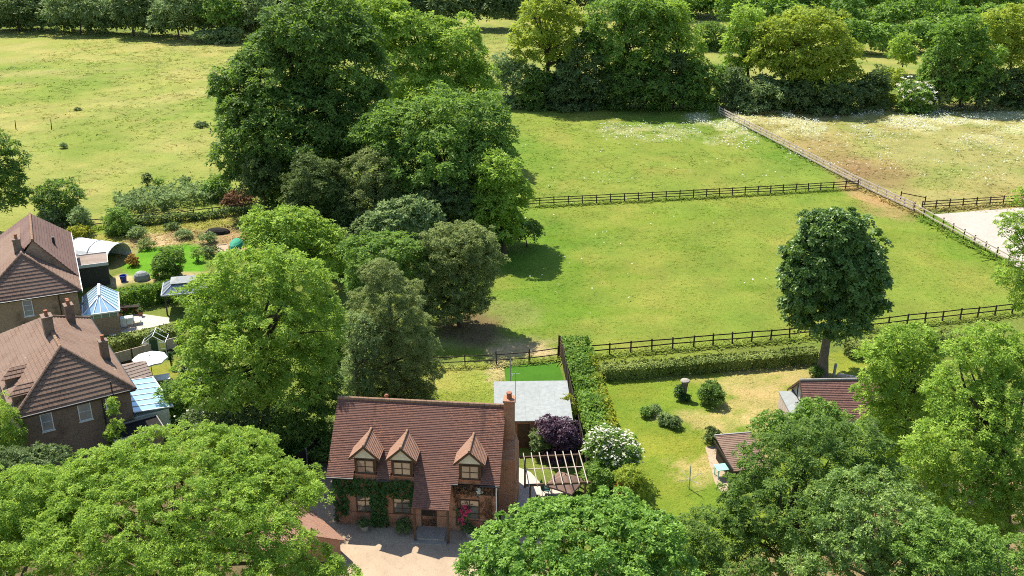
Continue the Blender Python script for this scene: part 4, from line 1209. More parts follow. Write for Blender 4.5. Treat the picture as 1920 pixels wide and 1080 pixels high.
window(H2, h2, -4.05, -3.15, 3.1, 4.55, y0 - .004, 1, 2, 'white_paint', 'glass_grey')
window(H2, h2, -2.15, -1.55, 3.6, 4.55, y0 - .004, 1, 2, 'white_paint', 'glass_grey')
chimney_part(H2, h2, -4.25, 6.3, 7.2, 9.15, .68, .85)
chimney_part(H2, h2, -2.0, 11.2, 5.6, 7.75, .62, .72, pots=2)
chimney_part(H2, h2, -.95, 4.6, 5.2, 6.95, .58, .58)
for vv, uu in ((1.9, -7.3), (5.0, -7.3)):
    mb = MB(H2); zz = EZ + (ZR - EZ) * (uu + WD) / (WD / 2)
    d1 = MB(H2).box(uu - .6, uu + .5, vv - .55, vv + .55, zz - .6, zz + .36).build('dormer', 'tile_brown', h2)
    mb.courses([(uu - .9, vv - .72, zz + .36), (uu - .9, vv + .72, zz + .36), (uu - .1, vv, zz + .85)], .34, .04)
    mb.courses([(uu - .9, vv - .72, zz + .36), (uu + .9, vv - .72, zz + .36), (uu + 1.2, vv, zz + .85), (uu - .1, vv, zz + .85)], .34, .04)
    mb.courses([(uu - .9, vv + .72, zz + .36), (uu + .9, vv + .72, zz + .36), (uu + 1.2, vv, zz + .85), (uu - .1, vv, zz + .85)], .34, .04)
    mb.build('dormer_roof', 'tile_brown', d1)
# single storey rear extension of the lower house
ex = G(240, 712, 2.9)
eu, ev = H2.inv(ex)
MB(H2).box(x1 + .004, 2.3, 6.0, 9.6, 0, 2.1).build('extension', 'render_dark', h2)
mb = MB(H2); mb.courses([(x1 + .01, 5.75, 2.3), (2.55, 5.75, 2.15), (2.55, 7.8, 3.0), (x1 + .01, 7.8, 3.15)], .34, .035)
mb.courses([(x1 + .01, 7.8, 3.15), (2.55, 7.8, 3.0), (2.55, 9.85, 2.15), (x1 + .01, 9.85, 2.3)], .34, .035)
mb.build('extension_roof', 'felt_dark', h2)
window(H2, h2, .9, 2.1, .9, 1.9, 5.996, 2, 1, 'white_paint')
# glazed lean-to
cz = 2.55
lt = thing('lean_to', 'blue glazed lean-to roof on white walls against the nearer brown house', 'conservatory', H2(.1, .2))
MB(H2).box(x1 + .004, 2.2, .4, 5.6, 0, cz - .3).build('wall', 'white_paint', lt)
lr = MB(H2).slab([(x1 + .01, .15, cz + .25), (2.45, .15, cz - .1), (2.45, 5.8, cz - .1), (x1 + .01, 5.8, cz + .25)], .05).build('roof_glass', 'glass_blue', lt)
mb = MB(H2)
for i in range(7):
    v = .15 + 5.65 * i / 6; mb.bar((x1 + .02, v, cz + .275), (2.45, v, cz - .075), .06, .05)
mb.bar((2.47, .12, cz - .09), (2.47, 5.83, cz - .09), .09, .12); mb.build('glazing_bar', 'white_paint', lt)
for v in (.7, 2.3, 3.9): MB(H2).box(2.203, 2.215, v, v + 1.3, .9, 1.95).build('window', 'glass_dark', lt)
mb = MB(H2); 
flat_box_building('flat_roofed_porch', 'low dark flat-roofed porch in front of the nearer brown house', 'outbuilding', Frame(H2(-2.2, -2.0), 33), 3.2, 1.9, 2.0, 2.05, 'brick_dark', 'charcoal', .1, .08, 'concrete')

# upper house (farther)
c1 = G(152.5, 544, 4.8)
H1 = Frame(c1, 25)
h1 = thing('neighbour_house', 'brown brick house with a purplish tiled roof beside the hipped glass conservatory', 'house', H1(0, 0), 'houses on the left')
mb = MB(H1); WD1, DP1 = 8.7, 17.4; o = .35
x0, x1, y0, y1 = -WD1 + o, -o, o, DP1 - o
mb.poly([(x0, y0, 0), (x1, y0, 0), (x1, y0, EZ), (x0, y0, EZ)]); mb.poly([(x1, y1, 0), (x0, y1, 0), (x0, y1, EZ), (x1, y1, EZ)])
mb.poly([(x1, y0, 0), (x1, y1, 0), (x1, y1, EZ), (x1, y0, EZ)]); mb.poly([(x0, y1, 0), (x0, y0, 0), (x0, y0, EZ), (x0, y1, EZ)])
mb.poly([(-6.6, 3.8, EZ), (0, 3.8, EZ), (-3.3, 3.8, 8.75)])
mb.build('wall', 'brick_brown', h1)
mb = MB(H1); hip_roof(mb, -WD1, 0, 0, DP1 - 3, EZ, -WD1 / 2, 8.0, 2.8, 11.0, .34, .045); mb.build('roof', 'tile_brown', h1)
mb = MB(H1)
mb.courses([(0.02, 3.7, EZ + .02), (0.02, DP1, EZ + .02), (-3.3, 12.2, 8.85), (-3.3, 3.7, 8.85)], .34, .045)
mb.courses([(0.02, DP1, EZ + .02), (-7.6, DP1, EZ + .02), (-3.3, 12.2, 8.85)], .34, .045)
mb.courses([(-7.6, DP1, EZ + .02), (-7.6, 3.7, EZ + .02), (-3.3, 3.7, 8.85), (-3.3, 12.2, 8.85)], .34, .045)
mb.build('upper_roof', 'tile_far', h1)
for a, b, mt in (((-3.3, 3.7, 8.88), (-3.3, 12.2, 8.88), 'ridge_tile'), ((0, 0, EZ + .04), (-WD1 / 2, 2.8, 8.03), 'tile_brown'), ((-WD1, 0, EZ + .04), (-WD1 / 2, 2.8, 8.03), 'tile_brown'), ((-WD1 / 2, 2.8, 8.03), (-WD1 / 2, 5, 8.03), 'tile_brown')):
    ridge(H1, a, b, .12, mt, h1, 'ridge', .45)
MB(H1).box(.03, .12, .02, DP1, EZ - .2, EZ - .01).build('fascia', 'white_paint', h1)
MB(H1).tube([(-WD1, -.05, EZ - .02), (0, -.05, EZ - .02)], .06, 8).build('gutter', 'dark_metal', h1)
MB(H1).tube([(-1.95, .28, .05), (-1.95, .28, EZ - .1)], .045, 8).build('downpipe', 'dark_metal', h1)
window(H1, h1, -4.95, -4.15, 3.0, 4.55, y0 - .004, 1, 3, 'white_paint', 'glass_grey')
chimney_part(H1, h1, -4.6, 4.3, 7.4, 8.9, .62, .7)
MB(H1).box(-1.75, -1.5, 8.0, 8.3, 6.6, 7.5).build('roof_vent', 'dark_metal', h1)

# conservatory of the upper house
K1 = Frame(G(157, 590, 2.35), 21)
kw, kd = (G(221, 582, 2.35) - G(157, 590, 2.35)).length, 4.6
cs = thing('conservatory', 'white framed conservatory with a hipped blue glass roof on a brick base', 'conservatory', K1(0, 0))
MB(K1).box(.06, kw - .06, .06, kd, 0, 1.75).build('base_wall', 'brick_brown', cs)
MB(K1).box(.08, kw - .08, .08, kd, 1.753, 2.2).build('window_band', 'glass_grey', cs)
mb = MB(K1); zr_ = 3.35; uc = kw * .5; vf = 1.7
faces = [[(-.1, -.1, 2.3), (kw + .1, -.1, 2.3), (uc, vf, zr_)], [(kw + .1, -.1, 2.3), (kw + .1, kd, 2.3), (uc, kd, zr_), (uc, vf, zr_)], [(-.1, kd, 2.3), (-.1, -.1, 2.3), (uc, vf, zr_), (uc, kd, zr_)]]
for f in faces: mb.slab(f, .04)
rf = mb.build('roof_glass', 'glass_blue', cs)
mb = MB(K1)
def bars(a0, a1, b0, b1, n):
    for i in range(n + 1):
        p = Vector(a0).lerp(Vector(a1), i / n); q_ = Vector(b0).lerp(Vector(b1), i / n)
        mb.bar((p.x, p.y, p.z + .035), (q_.x, q_.y, q_.z + .035), .055, .05)
bars((-.1, .9, 2.3), (-.1, kd, 2.3), (uc, vf + .1, zr_), (uc, kd, zr_), 5)
bars((kw + .1, .9, 2.3), (kw + .1, kd, 2.3), (uc, vf + .1, zr_), (uc, kd, zr_), 5)
bars((.8, -.1, 2.3), (kw - .8, -.1, 2.3), (uc - .05, vf, zr_), (uc + .05, vf, zr_), 2)
for a in ((-.1, -.1), (kw + .1, -.1)): mb.bar((a[0], a[1], 2.33), (uc, vf, zr_ + .04), .10, .06)
mb.bar((uc, vf - .1, zr_ + .05), (uc, kd, zr_ + .05), .24, .12)
mb.bar((-.16, -.14, 2.28), (kw + .16, -.14, 2.28), .10, .14); mb.bar((kw + .14, -.1, 2.28), (kw + .14, kd, 2.28), .10, .14); mb.bar((-.14, -.1, 2.28), (-.14, kd, 2.28), .10, .14)
mb.build('glazing_bar', 'white_paint', cs)
mb = MB(K1)
for i in range(5):
    u = .08 + (kw - .16) * i / 4; mb.box(u - .035, u + .035, .03, .075, 1.755, 2.2)
mb.build('mullion', 'white_paint', cs)
# blue-black low roof between the two houses
flat_box_building('lean_to_store', 'dark blue felt-roofed store filling the gap between the two brown houses', 'outbuilding', Frame(G(75, 640), 24), 4.6, 1.8, 2.1, 2.3, 'brick_dark', 'lead', .1)
flat_box_building('bin_store', 'small white-roofed store at the back corner between the brown houses', 'outbuilding', Frame(G(133, 634), 22), 1.5, 1.2, 1.9, 2.0, 'concrete', 'white_paint', .05)

# flat-roofed garage and polytunnel
FG = Frame(G(150, 541), 22)
flat_box_building('flat_roofed_garage', 'dark rendered garage with a white-edged flat roof beside the farther house', 'outbuilding', FG, (G(206, 530) - G(150, 541)).length, 3.2, 2.3, 2.35, 'render_dark', 'felt_dark', .05, .06, 'white_paint')
tA, tB = G(201, 503), G(247, 480)
TF = Frame(tA, math.degrees(math.atan2(tB.y - tA.y, tB.x - tA.x)))
tw = (tB - tA).length; tl = 5.5
pt = thing('polytunnel', 'white arched polytunnel with an open end facing the bright lawn', 'polytunnel', TF(0, 0))
n = 14; prof = [(tw / 2 - tw / 2 * math.cos(math.pi * i / n), 2.05 * math.sin(math.pi * i / n) ** .8) for i in range(n + 1)]
mb = MB(TF)
for i in range(n):
    for j in range(5):
        v0, v1 = tl * j / 5, tl * (j + 1) / 5
        mb.poly([(prof[i][0], v0, prof[i][1]), (prof[i + 1][0], v0, prof[i + 1][1]), (prof[i + 1][0], v1, prof[i + 1][1]), (prof[i][0], v1, prof[i][1])][::-1])
mb.poly([(p[0], tl - .02, p[1]) for p in prof])
mb.build('cover', 'white_fabric', pt, smooth=False)
mb = MB(TF)
for v in (0, tl / 2, tl): mb.tube([(tw / 2 + (p[0] - tw / 2) * 1.012, v, p[1] * 1.012) for p in prof], .045, 6)
mb.build('hoop', 'galvanised', pt)

# gazebo with a hard top
ZF = Frame(G(312, 592), 14)
gz = thing('gazebo', 'hard-top gazebo with a grey glazed two-tier roof and dark posts', 'gazebo', ZF(0, 0))
zw, zd, zh = 3.7, 3.0, 2.15
for u in (.1, zw - .1):
    for v in (.1, zd - .1): MB(ZF).box(u - .07, u + .07, v - .07, v + .07, 0, zh).build('post', 'dark_metal', gz)
mb = MB(ZF); a = [(-.2, -.2, zh + .02), (zw + .2, -.2, zh + .02), (zw + .2, zd + .2, zh + .02), (-.2, zd + .2, zh + .02)]; b = [(.85, .75, zh + .75), (zw - .85, .75, zh + .75), (zw - .85, zd - .75, zh + .75), (.85, zd - .75, zh + .75)]
for i in range(4): j = (i + 1) % 4; mb.slab([a[i], a[j], b[j], b[i]], .03)
mb.build('roof', 'glass_grey', gz)
mb = MB(ZF); c_ = [(.65, .55, zh + .86), (zw - .65, .55, zh + .86), (zw - .65, zd - .55, zh + .86), (.65, zd - .55, zh + .86)]; t0, t1 = (1.3, zd / 2, zh + 1.2), (zw - 1.3, zd / 2, zh + 1.2)
for f in ([c_[0], c_[1], t1, t0], [c_[2], c_[3], t0, t1], [c_[1], c_[2], t1], [c_[3], c_[0], t0]): mb.slab(f, .03)
mb.build('top_roof', 'felt_grey', gz)
mb = MB(ZF)
for i in range(4):
    j = (i + 1) % 4; mb.bar(a[i], a[j], .10, .12); mb.bar((a[i][0], a[i][1], a[i][2] + .02), (b[i][0], b[i][1], b[i][2] + .02), .06, .05)
    for t in (.33, .67):
        p, q_ = Vector(a[i]).lerp(Vector(a[j]), t), Vector(b[i]).lerp(Vector(b[j]), t); mb.bar((p.x, p.y, p.z + .02), (q_.x, q_.y, q_.z + .02), .04, .04)
mb.build('roof_frame', 'galvanised', gz)

# greenhouse
YF = Frame(G(270, 669), 8)
gr = thing('greenhouse', 'small glass greenhouse with a metal frame and an open dark doorway', 'greenhouse', YF(0, 0))
yw, yd, ye, yr = 1.95, 1.8, 1.25, 1.95
mb = MB(YF)
for v in (0, yd / 2, yd):
    for p, q_ in (((0, v, 0), (0, v, ye)), ((yw, v, 0), (yw, v, ye)), ((0, v, ye), (yw / 2, v, yr)), ((yw, v, ye), (yw / 2, v, yr)), ((0, v, .02), (yw, v, .02))): mb.bar(p, q_, .05)
for p, q_ in (((0, 0, ye), (0, yd, ye)), ((yw, 0, ye), (yw, yd, ye)), ((yw / 2, 0, yr), (yw / 2, yd, yr)), ((.6, 0, 0), (.6, 0, 1.65)), ((1.35, 0, 0), (1.35, 0, 1.65)), ((0, 0, .65), (.6, 0, .65)), ((1.35, 0, .65), (yw, 0, .65)), ((0, 0, ye), (.6, 0, ye)), ((1.35, 0, ye), (yw, 0, ye))): mb.bar(p, q_, .05)
mb.build('frame', 'white_paint', gr)
mb = MB(YF)
for f in ([(0, 0, 0), (0, yd, 0), (0, yd, ye), (0, 0, ye)], [(yw, 0, 0), (yw, yd, 0), (yw, yd, ye), (yw, 0, ye)], [(0, 0, ye), (0, yd, ye), (yw / 2, yd, yr), (yw / 2, 0, yr)], [(yw, 0, ye), (yw, yd, ye), (yw / 2, yd, yr), (yw / 2, 0, yr)],
          [(0, 0, 0), (.6, 0, 0), (.6, 0, 1.6), (0, 0, ye)], [(1.35, 0, 0), (yw, 0, 0), (yw, 0, ye), (1.35, 0, 1.6)]): mb.slab(f, .01)
mb.build('pane', 'glass_clear', gr)
MB(YF).box(.64, 1.31, -.03, .0, .03, 1.6).build('door', 'green_plastic', gr)
parasol('white octagonal parasol in front of the greenhouse', G(287, 712).to_2d().to_3d(), 2.0, 1.45, .28, 'white_fabric', 8, .2)
slat_table('garden_table', 'white garden table on the grass beside the white parasol', Frame(G(303, 722), 20), 1.5, 1.1, .7, 'white_paint')
fl = thing('garden_post', 'dark post wound with ivy on the grass right of the white parasol', 'post', G(322, 690)); p = G(322, 690)
MB().tube([tuple(p), (p.x, p.y, 1.5)], .07, 8).build('pole', 'wood_dark', fl); foliage('ivy', [((p.x, p.y, 1.0), (.2, .2, .6))], 'leaf_ivy', .14, 331, fl, rbf=1.5)

# patio behind the conservatory: airer with white cloths, pots, planting bench
sheet('terrace', gp((198, 600), (262, 588), (318, 596), (318, 606), (205, 632)), 'paving', .009)
AF = Frame(G(226, 618), 20)
ar = thing('clothes_airer', 'folding airer draped with white cloths on the pale terrace', 'clothes airer', AF(0, 0))
mb = MB(AF)
for u in (0, 1.3):
    mb.bar((u, 0, 0), (u, .7, 1.0), .03); mb.bar((u, .7, 0), (u, 0, 1.0), .03)
for v in (0, .23, .46, .7): mb.bar((0, v, 1.0), (1.3, v, 1.0), .02)
mb.build('frame', 'galvanised', ar)
mb = MB(AF)
for (u0, u1, v, dz) in ((.1, .6, -.02, .75), (.65, 1.2, -.02, .6), (.15, .7, .68, .7), (.75, 1.25, .68, .8)):
    mb.hexa([(u0, v, 1.02 - dz), (u1, v, 1.0 - dz), (u1, v + .03, 1.0 - dz), (u0, v + .03, 1.02 - dz), (u0, v, 1.02), (u1, v, 1.02), (u1, v + .03, 1.02), (u0, v + .03, 1.02)])
mb.hexa([(.1, .02, 1.03), (1.2, .02, 1.03), (1.2, .65, 1.03), (.1, .65, 1.03), (.1, .02, 1.06), (1.2, .02, 1.05), (1.2, .65, 1.06), (.1, .65, 1.05)])
mb.build('cloth', 'white_fabric', ar)
slat_table('garden_table', 'low white slatted table on the pale terrace behind the draped airer', Frame(G(252, 607), 20), 1.4, .9, .42, 'white_paint')
slat_table('planting_bench', 'dark planting bench against the hedge beside the conservatory', Frame(G(245, 588), 8), 1.9, .6, .75, 'wood_dark', 'bench')
for i, (px, py, rr, lf, lab) in enumerate(((222, 594, .32, 'dull', 'dark potted shrub at the conservatory corner'), (233, 583, .36, 'grey', 'grey-green potted plant behind the planting bench'), (258, 584, .34, 'grey', 'bushy potted plant at the right end of the planting bench'), (264, 592, .2, 'dull', 'small low pot standing on the paving near the bench'))):
    u, v = HF.inv(G(px, py)); planter(lab, u, v, rr, 340 + i, lf, 'terracotta', 'pots behind the conservatory')
def tub(name, label, cat, p, r, h, mat):
    root = thing(name, label, cat, p); MB().lathe((p[0], p[1], 0), [(r * .8, 0), (r, h), (r * 1.06, h), (r * 1.06, h + .04), (r * .92, h + .04), (r * .72, .05)], 18).build('tub', mat, root)
tub('water_butt', 'round bright blue tub on the path beside the bright lawn', 'tub', G(232, 527), .36, .6, 'blue_plastic')
def dome(name, label, cat, p, rx, ry, h, mat, cone=False):
    root = thing(name, label, cat, p); prof = [(1, 0), (.98, .3), (.86, .62), (.6, .87), (.25, .98), (.02, 1)] if not cone else [(1, 0), (.78, .3), (.5, .62), (.22, .9), (.02, 1)]
    mb = MB(Frame(p, 0)); g = np.random.default_rng(int(abs(p[0]) * 7)); n_ = 14; k0 = len(mb.v)
    for r_, z in prof:
        for j in range(n_):
            t = 2 * math.pi * j / n_; w = 1 + .06 * math.sin(3 * t + 1) + g.normal(0, .025)
            mb.pt((rx * r_ * w * math.cos(t), ry * r_ * w * math.sin(t), h * z))
    for i in range(len(prof) - 1):
        for j in range(n_):
            a = k0 + i * n_ + j; b = k0 + i * n_ + (j + 1) % n_; mb.f.append([a, b, b + n_, a + n_]); mb.mi.append(0)
    mb.build('cover', mat, root)
dome('netting_cloche', 'grey-green netting dome over plants at the front of the bright lawn', 'cloche', G(266, 524), .85, .7, .95, 'felt_grey')
dome('fleece_cone', 'pale pointed fleece cover at the lower edge of the bright lawn', 'plant cover', G(331, 519), .62, .6, 1.5, 'felt_grey', True)
# vegetable beds with boards, compost heap and green netting
VF = Frame(G(408, 482), 18)
vb = thing('raised_bed', 'narrow timber-edged vegetable bed of pale soil at the far end of the left garden', 'raised bed', VF(0, 0), 'vegetable beds')
def bed(root, fr, u0, u1, v0, v1, soil):
    MB(fr).box(u0, u1, v0, v1, 0, .16).build('soil', soil, root)
    MB(fr).box(u0 - .06, u1 + .06, v0 - .06, v0 - .003, 0, .24).box(u0 - .06, u1 + .06, v1 + .003, v1 + .06, 0, .24).box(u0 - .06, u0 - .003, v0, v1, 0, .24).box(u1 + .003, u1 + .06, v0, v1, 0, .24).build('edging', 'wood_pale', root)
bed(vb, VF, .2, 1.2, .3, 3.4, 'gravel')
vb2 = thing('raised_bed', 'timber-edged bed of bare red-brown soil beside the green netting', 'raised bed', VF(1.5, 0), 'vegetable beds')
bed(vb2, VF, 1.5, 2.4, .2, 3.2, 'soil')
dome('garden_netting', 'crumpled bright green garden netting at the edge of the vegetable beds', 'netting', G(443, 462), .75, 1.6, .8, 'green_net')
dome('burnt_heap', 'dark burnt heap at the top of the vegetable garden', 'heap', G(408, 437), 1.5, .9, .6, 'charcoal')
small_bush('brush_heap', 'reddish brown heap of cut brush beside the bramble patch', 'heap', G(450, 388), 2.2, 2.0, 'brown', .34, 359, .9)

# ================================================================== GARDEN ON THE RIGHT
OF = Frame(G(1512, 822), 2)
ob = thing('tiled_garden_house', 'small tiled building with a half-timbered white gable below the lone round tree', 'outbuilding', OF(0, 0))
ow_, od_, oe, orr = 5.5, 4.4, 1.9, 3.75
mb = MB(OF)
mb.poly([(0, 0, 0), (ow_, 0, 0), (ow_, 0, oe), (0, 0, oe)]); mb.poly([(ow_, od_, 0), (0, od_, 0), (0, od_, oe), (ow_, od_, oe)])
mb.poly([(0, od_, 0), (0, 0, 0), (0, 0, oe), (0, od_ / 2, orr), (0, od_, oe)]); mb.poly([(ow_, 0, 0), (ow_, od_, 0), (ow_, od_, oe), (ow_, od_ / 2, orr), (ow_, 0, oe)])
mb.build('wall', 'plaster', ob)
mb = MB(OF); mb.courses([(-.25, -.3, oe - .2), (ow_ + .25, -.3, oe - .2), (ow_ + .25, od_ / 2, orr + .06), (-.25, od_ / 2, orr + .06)], .14, .03)
mb.courses([(-.25, od_ / 2, orr + .06), (ow_ + .25, od_ / 2, orr + .06), (ow_ + .25, od_ + .3, oe - .2), (-.25, od_ + .3, oe - .2)], .14, .03)
mb.build('roof', 'tile_plum', ob)
ridge(OF, (-.27, od_ / 2, orr + .08), (ow_ + .27, od_ / 2, orr + .08), .10, 'concrete', ob)
mb = MB(OF)
for v in (.1, od_ * .3, od_ / 2, od_ * .7, od_ - .1): mb.box(-.04, -.004, v - .06, v + .06, .05, oe + (orr - oe) * (1 - abs(v - od_ / 2) / (od_ / 2)) - .12)
mb.box(-.045, -.005, .17, od_ - .17, oe - .07, oe + .05); mb.build('timber_frame', 'wood_dark', ob)
mb = MB(OF); mb.bar((-.28, -.3, oe - .28), (-.28, od_ / 2, orr - .03), .04, .16); mb.bar((-.28, od_ + .3, oe - .28), (-.28, od_ / 2, orr - .03), .04, .16); mb.build('bargeboard', 'wood_brown', ob)
flat_box_building('lean_to_shed', 'pale grey flat-roofed lean-to against the half-timbered gable', 'outbuilding', Frame(OF(-1.15, .7), 2), 1.05, 3.2, 1.7, 1.85, 'wood_weathered', 'felt_grey', .06)
SF = Frame(G(1374, 910), 9)
sd = thing('garden_shed', 'brown tiled shed roof with dark boarded sides among the foliage', 'shed', SF(0, 0))
mb = MB(SF); sw, sdp = 2.5, 3.5
mb.poly([(0, 0, 0), (sw, 0, 0), (sw, 0, 1.25), (0, 0, 1.25)]); mb.poly([(sw, sdp, 0), (0, sdp, 0), (0, sdp, 1.75), (sw, sdp, 1.75)]); mb.poly([(0, sdp, 0), (0, 0, 0), (0, 0, 1.25), (0, sdp, 1.75)]); mb.poly([(sw, 0, 0), (sw, sdp, 0), (sw, sdp, 1.75), (sw, 0, 1.25)])
mb.build('wall', 'wood_dark', sd)
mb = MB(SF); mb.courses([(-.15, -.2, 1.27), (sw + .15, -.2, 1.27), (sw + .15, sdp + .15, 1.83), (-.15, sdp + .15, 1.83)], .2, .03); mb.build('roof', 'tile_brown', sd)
MB(SF).box(-.16, sw + .16, sdp + .16, sdp + .26, 1.7, 1.91).build('coping', 'concrete', sd)
MB(SF).box(-.22, -.16, -.2, sdp + .15, 1.35, 1.47).build('bargeboard', 'wood_dark', sd)
sheet('bare_bed', gp((1322, 838), (1352, 832), (1378, 905), (1362, 935), (1340, 905)), 'gravel', .008)
slat_table('potting_table', 'mint green table beside the brown shed', Frame(G(1353, 893), 12), 1.05, .85, .75, 'mint')
rd = thing('rotary_dryer', 'bare rotary clothes dryer standing on the right-hand lawn', 'clothes dryer', G(1292, 917)); p = G(1292, 917)
MB().tube([(p.x, p.y, 0), (p.x, p.y, 1.9)], .035, 8).build('pole', 'galvanised', rd)
for k in range(4):
    t = .5 + k * math.pi / 2
    MB().tube([(p.x, p.y, .75), (p.x + .95 * math.cos(t), p.y + .95 * math.sin(t), 1.0)], .018, 6).build('arm', 'galvanised', rd)
st = thing('tree_stump', 'tall ivy-clad tree stump with a flat pale top on the right-hand lawn', 'stump', G(1279, 748)); p = G(1279, 748)
MB().tube([(p.x, p.y, -.05), (p.x + .05, p.y, .5), (p.x + .12, p.y, 1.1), (p.x + .15, p.y, 1.6)], [.33, .27, .25, .30], 12).build('trunk', 'bark_pale', st)
foliage('ivy', [((p.x - .25, p.y - .05, .7), (.4, .38, .65)), ((p.x + .2, p.y - .3, .3), (.45, .35, .3))], 'leaf_ivy', .17, 351, st, rbf=1.6, dens=1.3)
MB().lathe((p.x + .15, p.y, 1.603), [(.36, 0), (.4, .05), (.36, .12), (.15, .2)], 12).build('stump_cap', 'stone', st)
small_bush('round_bush', 'clipped glossy round bush on the lawn right of the ivy-clad stump', 'bush', G(1331, 757), .98, 1.75, 'oak', .2, 352, 1.5)
small_bush('bush', 'dark upright conifer bush beside the bare bed and brown shed', 'bush', G(1336, 832), .62, 1.35, 'yew', .18, 353, 1.3)
small_bush('bush', 'low bright green clump on the lawn left of the dark bush pair', 'bush', G(1211, 781), .45, .8, 'mid', .18, 354)
small_bush('bush', 'straggling grey-green clump in the middle of the right-hand lawn', 'bush', G(1236, 790), .9, .8, 'grey', .2, 355, lobes=[(tuple(G(1226, 778) + Vector((0, 0, .4))), (.6, .5, .4)), (tuple(G(1247, 795) + Vector((0, 0, .4))), (.6, .6, .45))])
small_bush('bush', 'small dark bush at the near end of the lawn shrub clump', 'bush', G(1263, 802), .5, .9, 'dull', .18, 356)
small_bush('bush', 'small bush at the foot of the lone round tree trunk', 'bush', G(1530, 706), .5, .9, 'oak', .2, 357)
pst = thing('garden_post', 'short grey post beside the trunk of the lone round tree', 'post', G(1563, 706)); p = G(1563, 706)
MB().tube([(p.x, p.y, 0), (p.x + .05, p.y, 1.2)], .12, 10).build('pole', 'concrete', pst)
MB(Frame(G(1585, 708), -20)).box(-.7, .9, -.12, .12, .02, .26).build('timber_log', 'wood_weathered', label='pale log lying by the trunk of the lone round tree', cat='log')

# ================================================================== HEDGES
def hedge(name, label, pts, w, h, leaf, Lf, seed, dens=1.0, group=None, rough=.12, bl=None, cat='hedge', gold=None, hs=None):
    """pts: centre line on the ground (world x,y); clipped box of leaves"""
    g = np.random.default_rng(seed); P = [np.array(p[:2]) for p in pts]
    root = thing(name, label, cat, (P[0][0], P[0][1], 0), group)
    pos, ax = [], []
    for i, (a, b) in enumerate(zip(P[:-1], P[1:])):
        d = b - a; ln = np.linalg.norm(d); d /= ln; nn = np.array([-d[1], d[0]])
        h0, h1 = (hs[i], hs[i + 1]) if hs else (h, h)
        for face, area in (('top', ln * w), ('l', ln * h), ('r', ln * h), ('in', ln * w * .6), ('e', w * h * 2)):
            m = int(area / (Lf * Lf) * 1.7 * dens); s = g.uniform(0, ln, m); t = g.uniform(-.5, .5, m) * w; z = g.uniform(.04, 1, m)
            dep = np.abs(g.normal(0, .5, m)) * Lf
            hh = h0 + (h1 - h0) * s / ln
            hh = hh * (1 + rough * 2 * (fbm(s + i * 50, t * .5, 1.6, seed, 3) - .5))
            ww = w * (1 + rough * 2 * (fbm(s + i * 50, z * 2, 1.4, seed + 9, 3) - .5))
            if face == 'top': zz = hh - dep; n3 = np.tile((0, 0, 1.), (m, 1))
            elif face in 'lr':
                sg = 1 if face == 'l' else -1; t = sg * (ww / 2 * (.84 + .16 * z) - dep); zz = z * hh; n3 = np.tile((nn[0] * sg, nn[1] * sg, .25), (m, 1))
            elif face == 'e':
                s = np.where(g.uniform(size=m) < .5, 0, ln) + g.normal(0, .1, m); zz = z * hh; n3 = np.tile((0, 0, .6), (m, 1))
            else: t = t * .8; zz = z * hh * .9; n3 = np.tile((0, 0, 1.), (m, 1))
            p = a + d * s[:, None] + nn * t[:, None]
            pos.append(np.c_[p, np.maximum(zz, .05)]); ax.append(n3)
    pos = np.concatenate(pos); ax = unit(np.concatenate(ax) + g.normal(0, .24 if leaf == 'clip' else .45, pos.shape))
    V = rosettes(pos, ax, Lf, g, 4, .5, .1, .02 if leaf == 'clip' else .3)
    tint = np.clip(np.repeat(fbm(pos[:, 0], pos[:, 1] * 1.3, 2.2, seed + 3, 3) * 1.3 - .15 + g.normal(0, .2, len(pos)), 4), 0, 1)
    if gold is None:
        link_mesh('foliage', quads_mesh('foliage', V - np.array(WLOC[root]), 'leaf_' + leaf, tint), root)
    else:
        gm = np.repeat(gold(pos, g), 4)
        link_mesh('foliage', quads_mesh('foliage', V[~gm] - np.array(WLOC[root]), 'leaf_' + leaf, tint[~gm]), root)
        link_mesh('foliage', quads_mesh('foliage', V[gm] - np.array(WLOC[root]), 'leaf_gold', tint[gm]), root)['label'] = 'golden yellow side of the hedge'
    mb = MB()
    for i, (a, b) in enumerate(zip(P[:-1], P[1:])):
        ln = np.linalg.norm(b - a)
        for s in np.arange(.5, ln, 1.3):
            c = a + (b - a) * s / ln; hh = (hs[i] if hs else h) * .8
            mb.tube([(c[0], c[1], 0), (c[0] + g.normal(0, .1), c[1] + g.normal(0, .1), hh)], [.045, .015], 5)
    mb.build('stem', 'bark', root)
    return root
hA, hB, hC = G(1078, 662), G(1112, 780), G(1146, 905)
EDGE = (hA.x, hA.y, hC.x, hC.y)
def right_side(pos, g):
    t = (hA.y - pos[:, 1]) / (hA.y - hC.y); cx = hA.x + (hC.x - hA.x) * t
    return (pos[:, 0] - cx + g.normal(0, .35, len(pos)) > .78) & (t > .2) & (t < .95)
hedge('tall_hedge', 'tall broad mixed hedge with a golden far side dividing the cottage from the right-hand lawn', [hA, hB, hC], 2.3, 1.7, 'hedge', .24, 401, 1.1, rough=.36, gold=right_side)
hedge('clipped_hedge', 'long low clipped hedge with a dark shaded face crossing behind the right-hand lawn', [G(1135, 709), G(1300, 697), G(1528, 677)], 1.4, 1.15, 'clip', .2, 402, 1.7, rough=.06)
hedge('clipped_hedge', 'short length of clipped hedge right of the lone tree trunk, half hidden by foliage', [G(1590, 668), G(1700, 658), G(1800, 648)], 1.6, 1.3, 'clip', .2, 407, 1.6, rough=.06)
hedge('clipped_hedge', 'leafy hedge behind the blue-roofed conservatory and the gazebo', [G(180, 588), G(300, 566), G(420, 548)], 1.3, 1.9, 'hedge', .27, 403, 1.3, rough=.15, group='hedges of the left gardens')
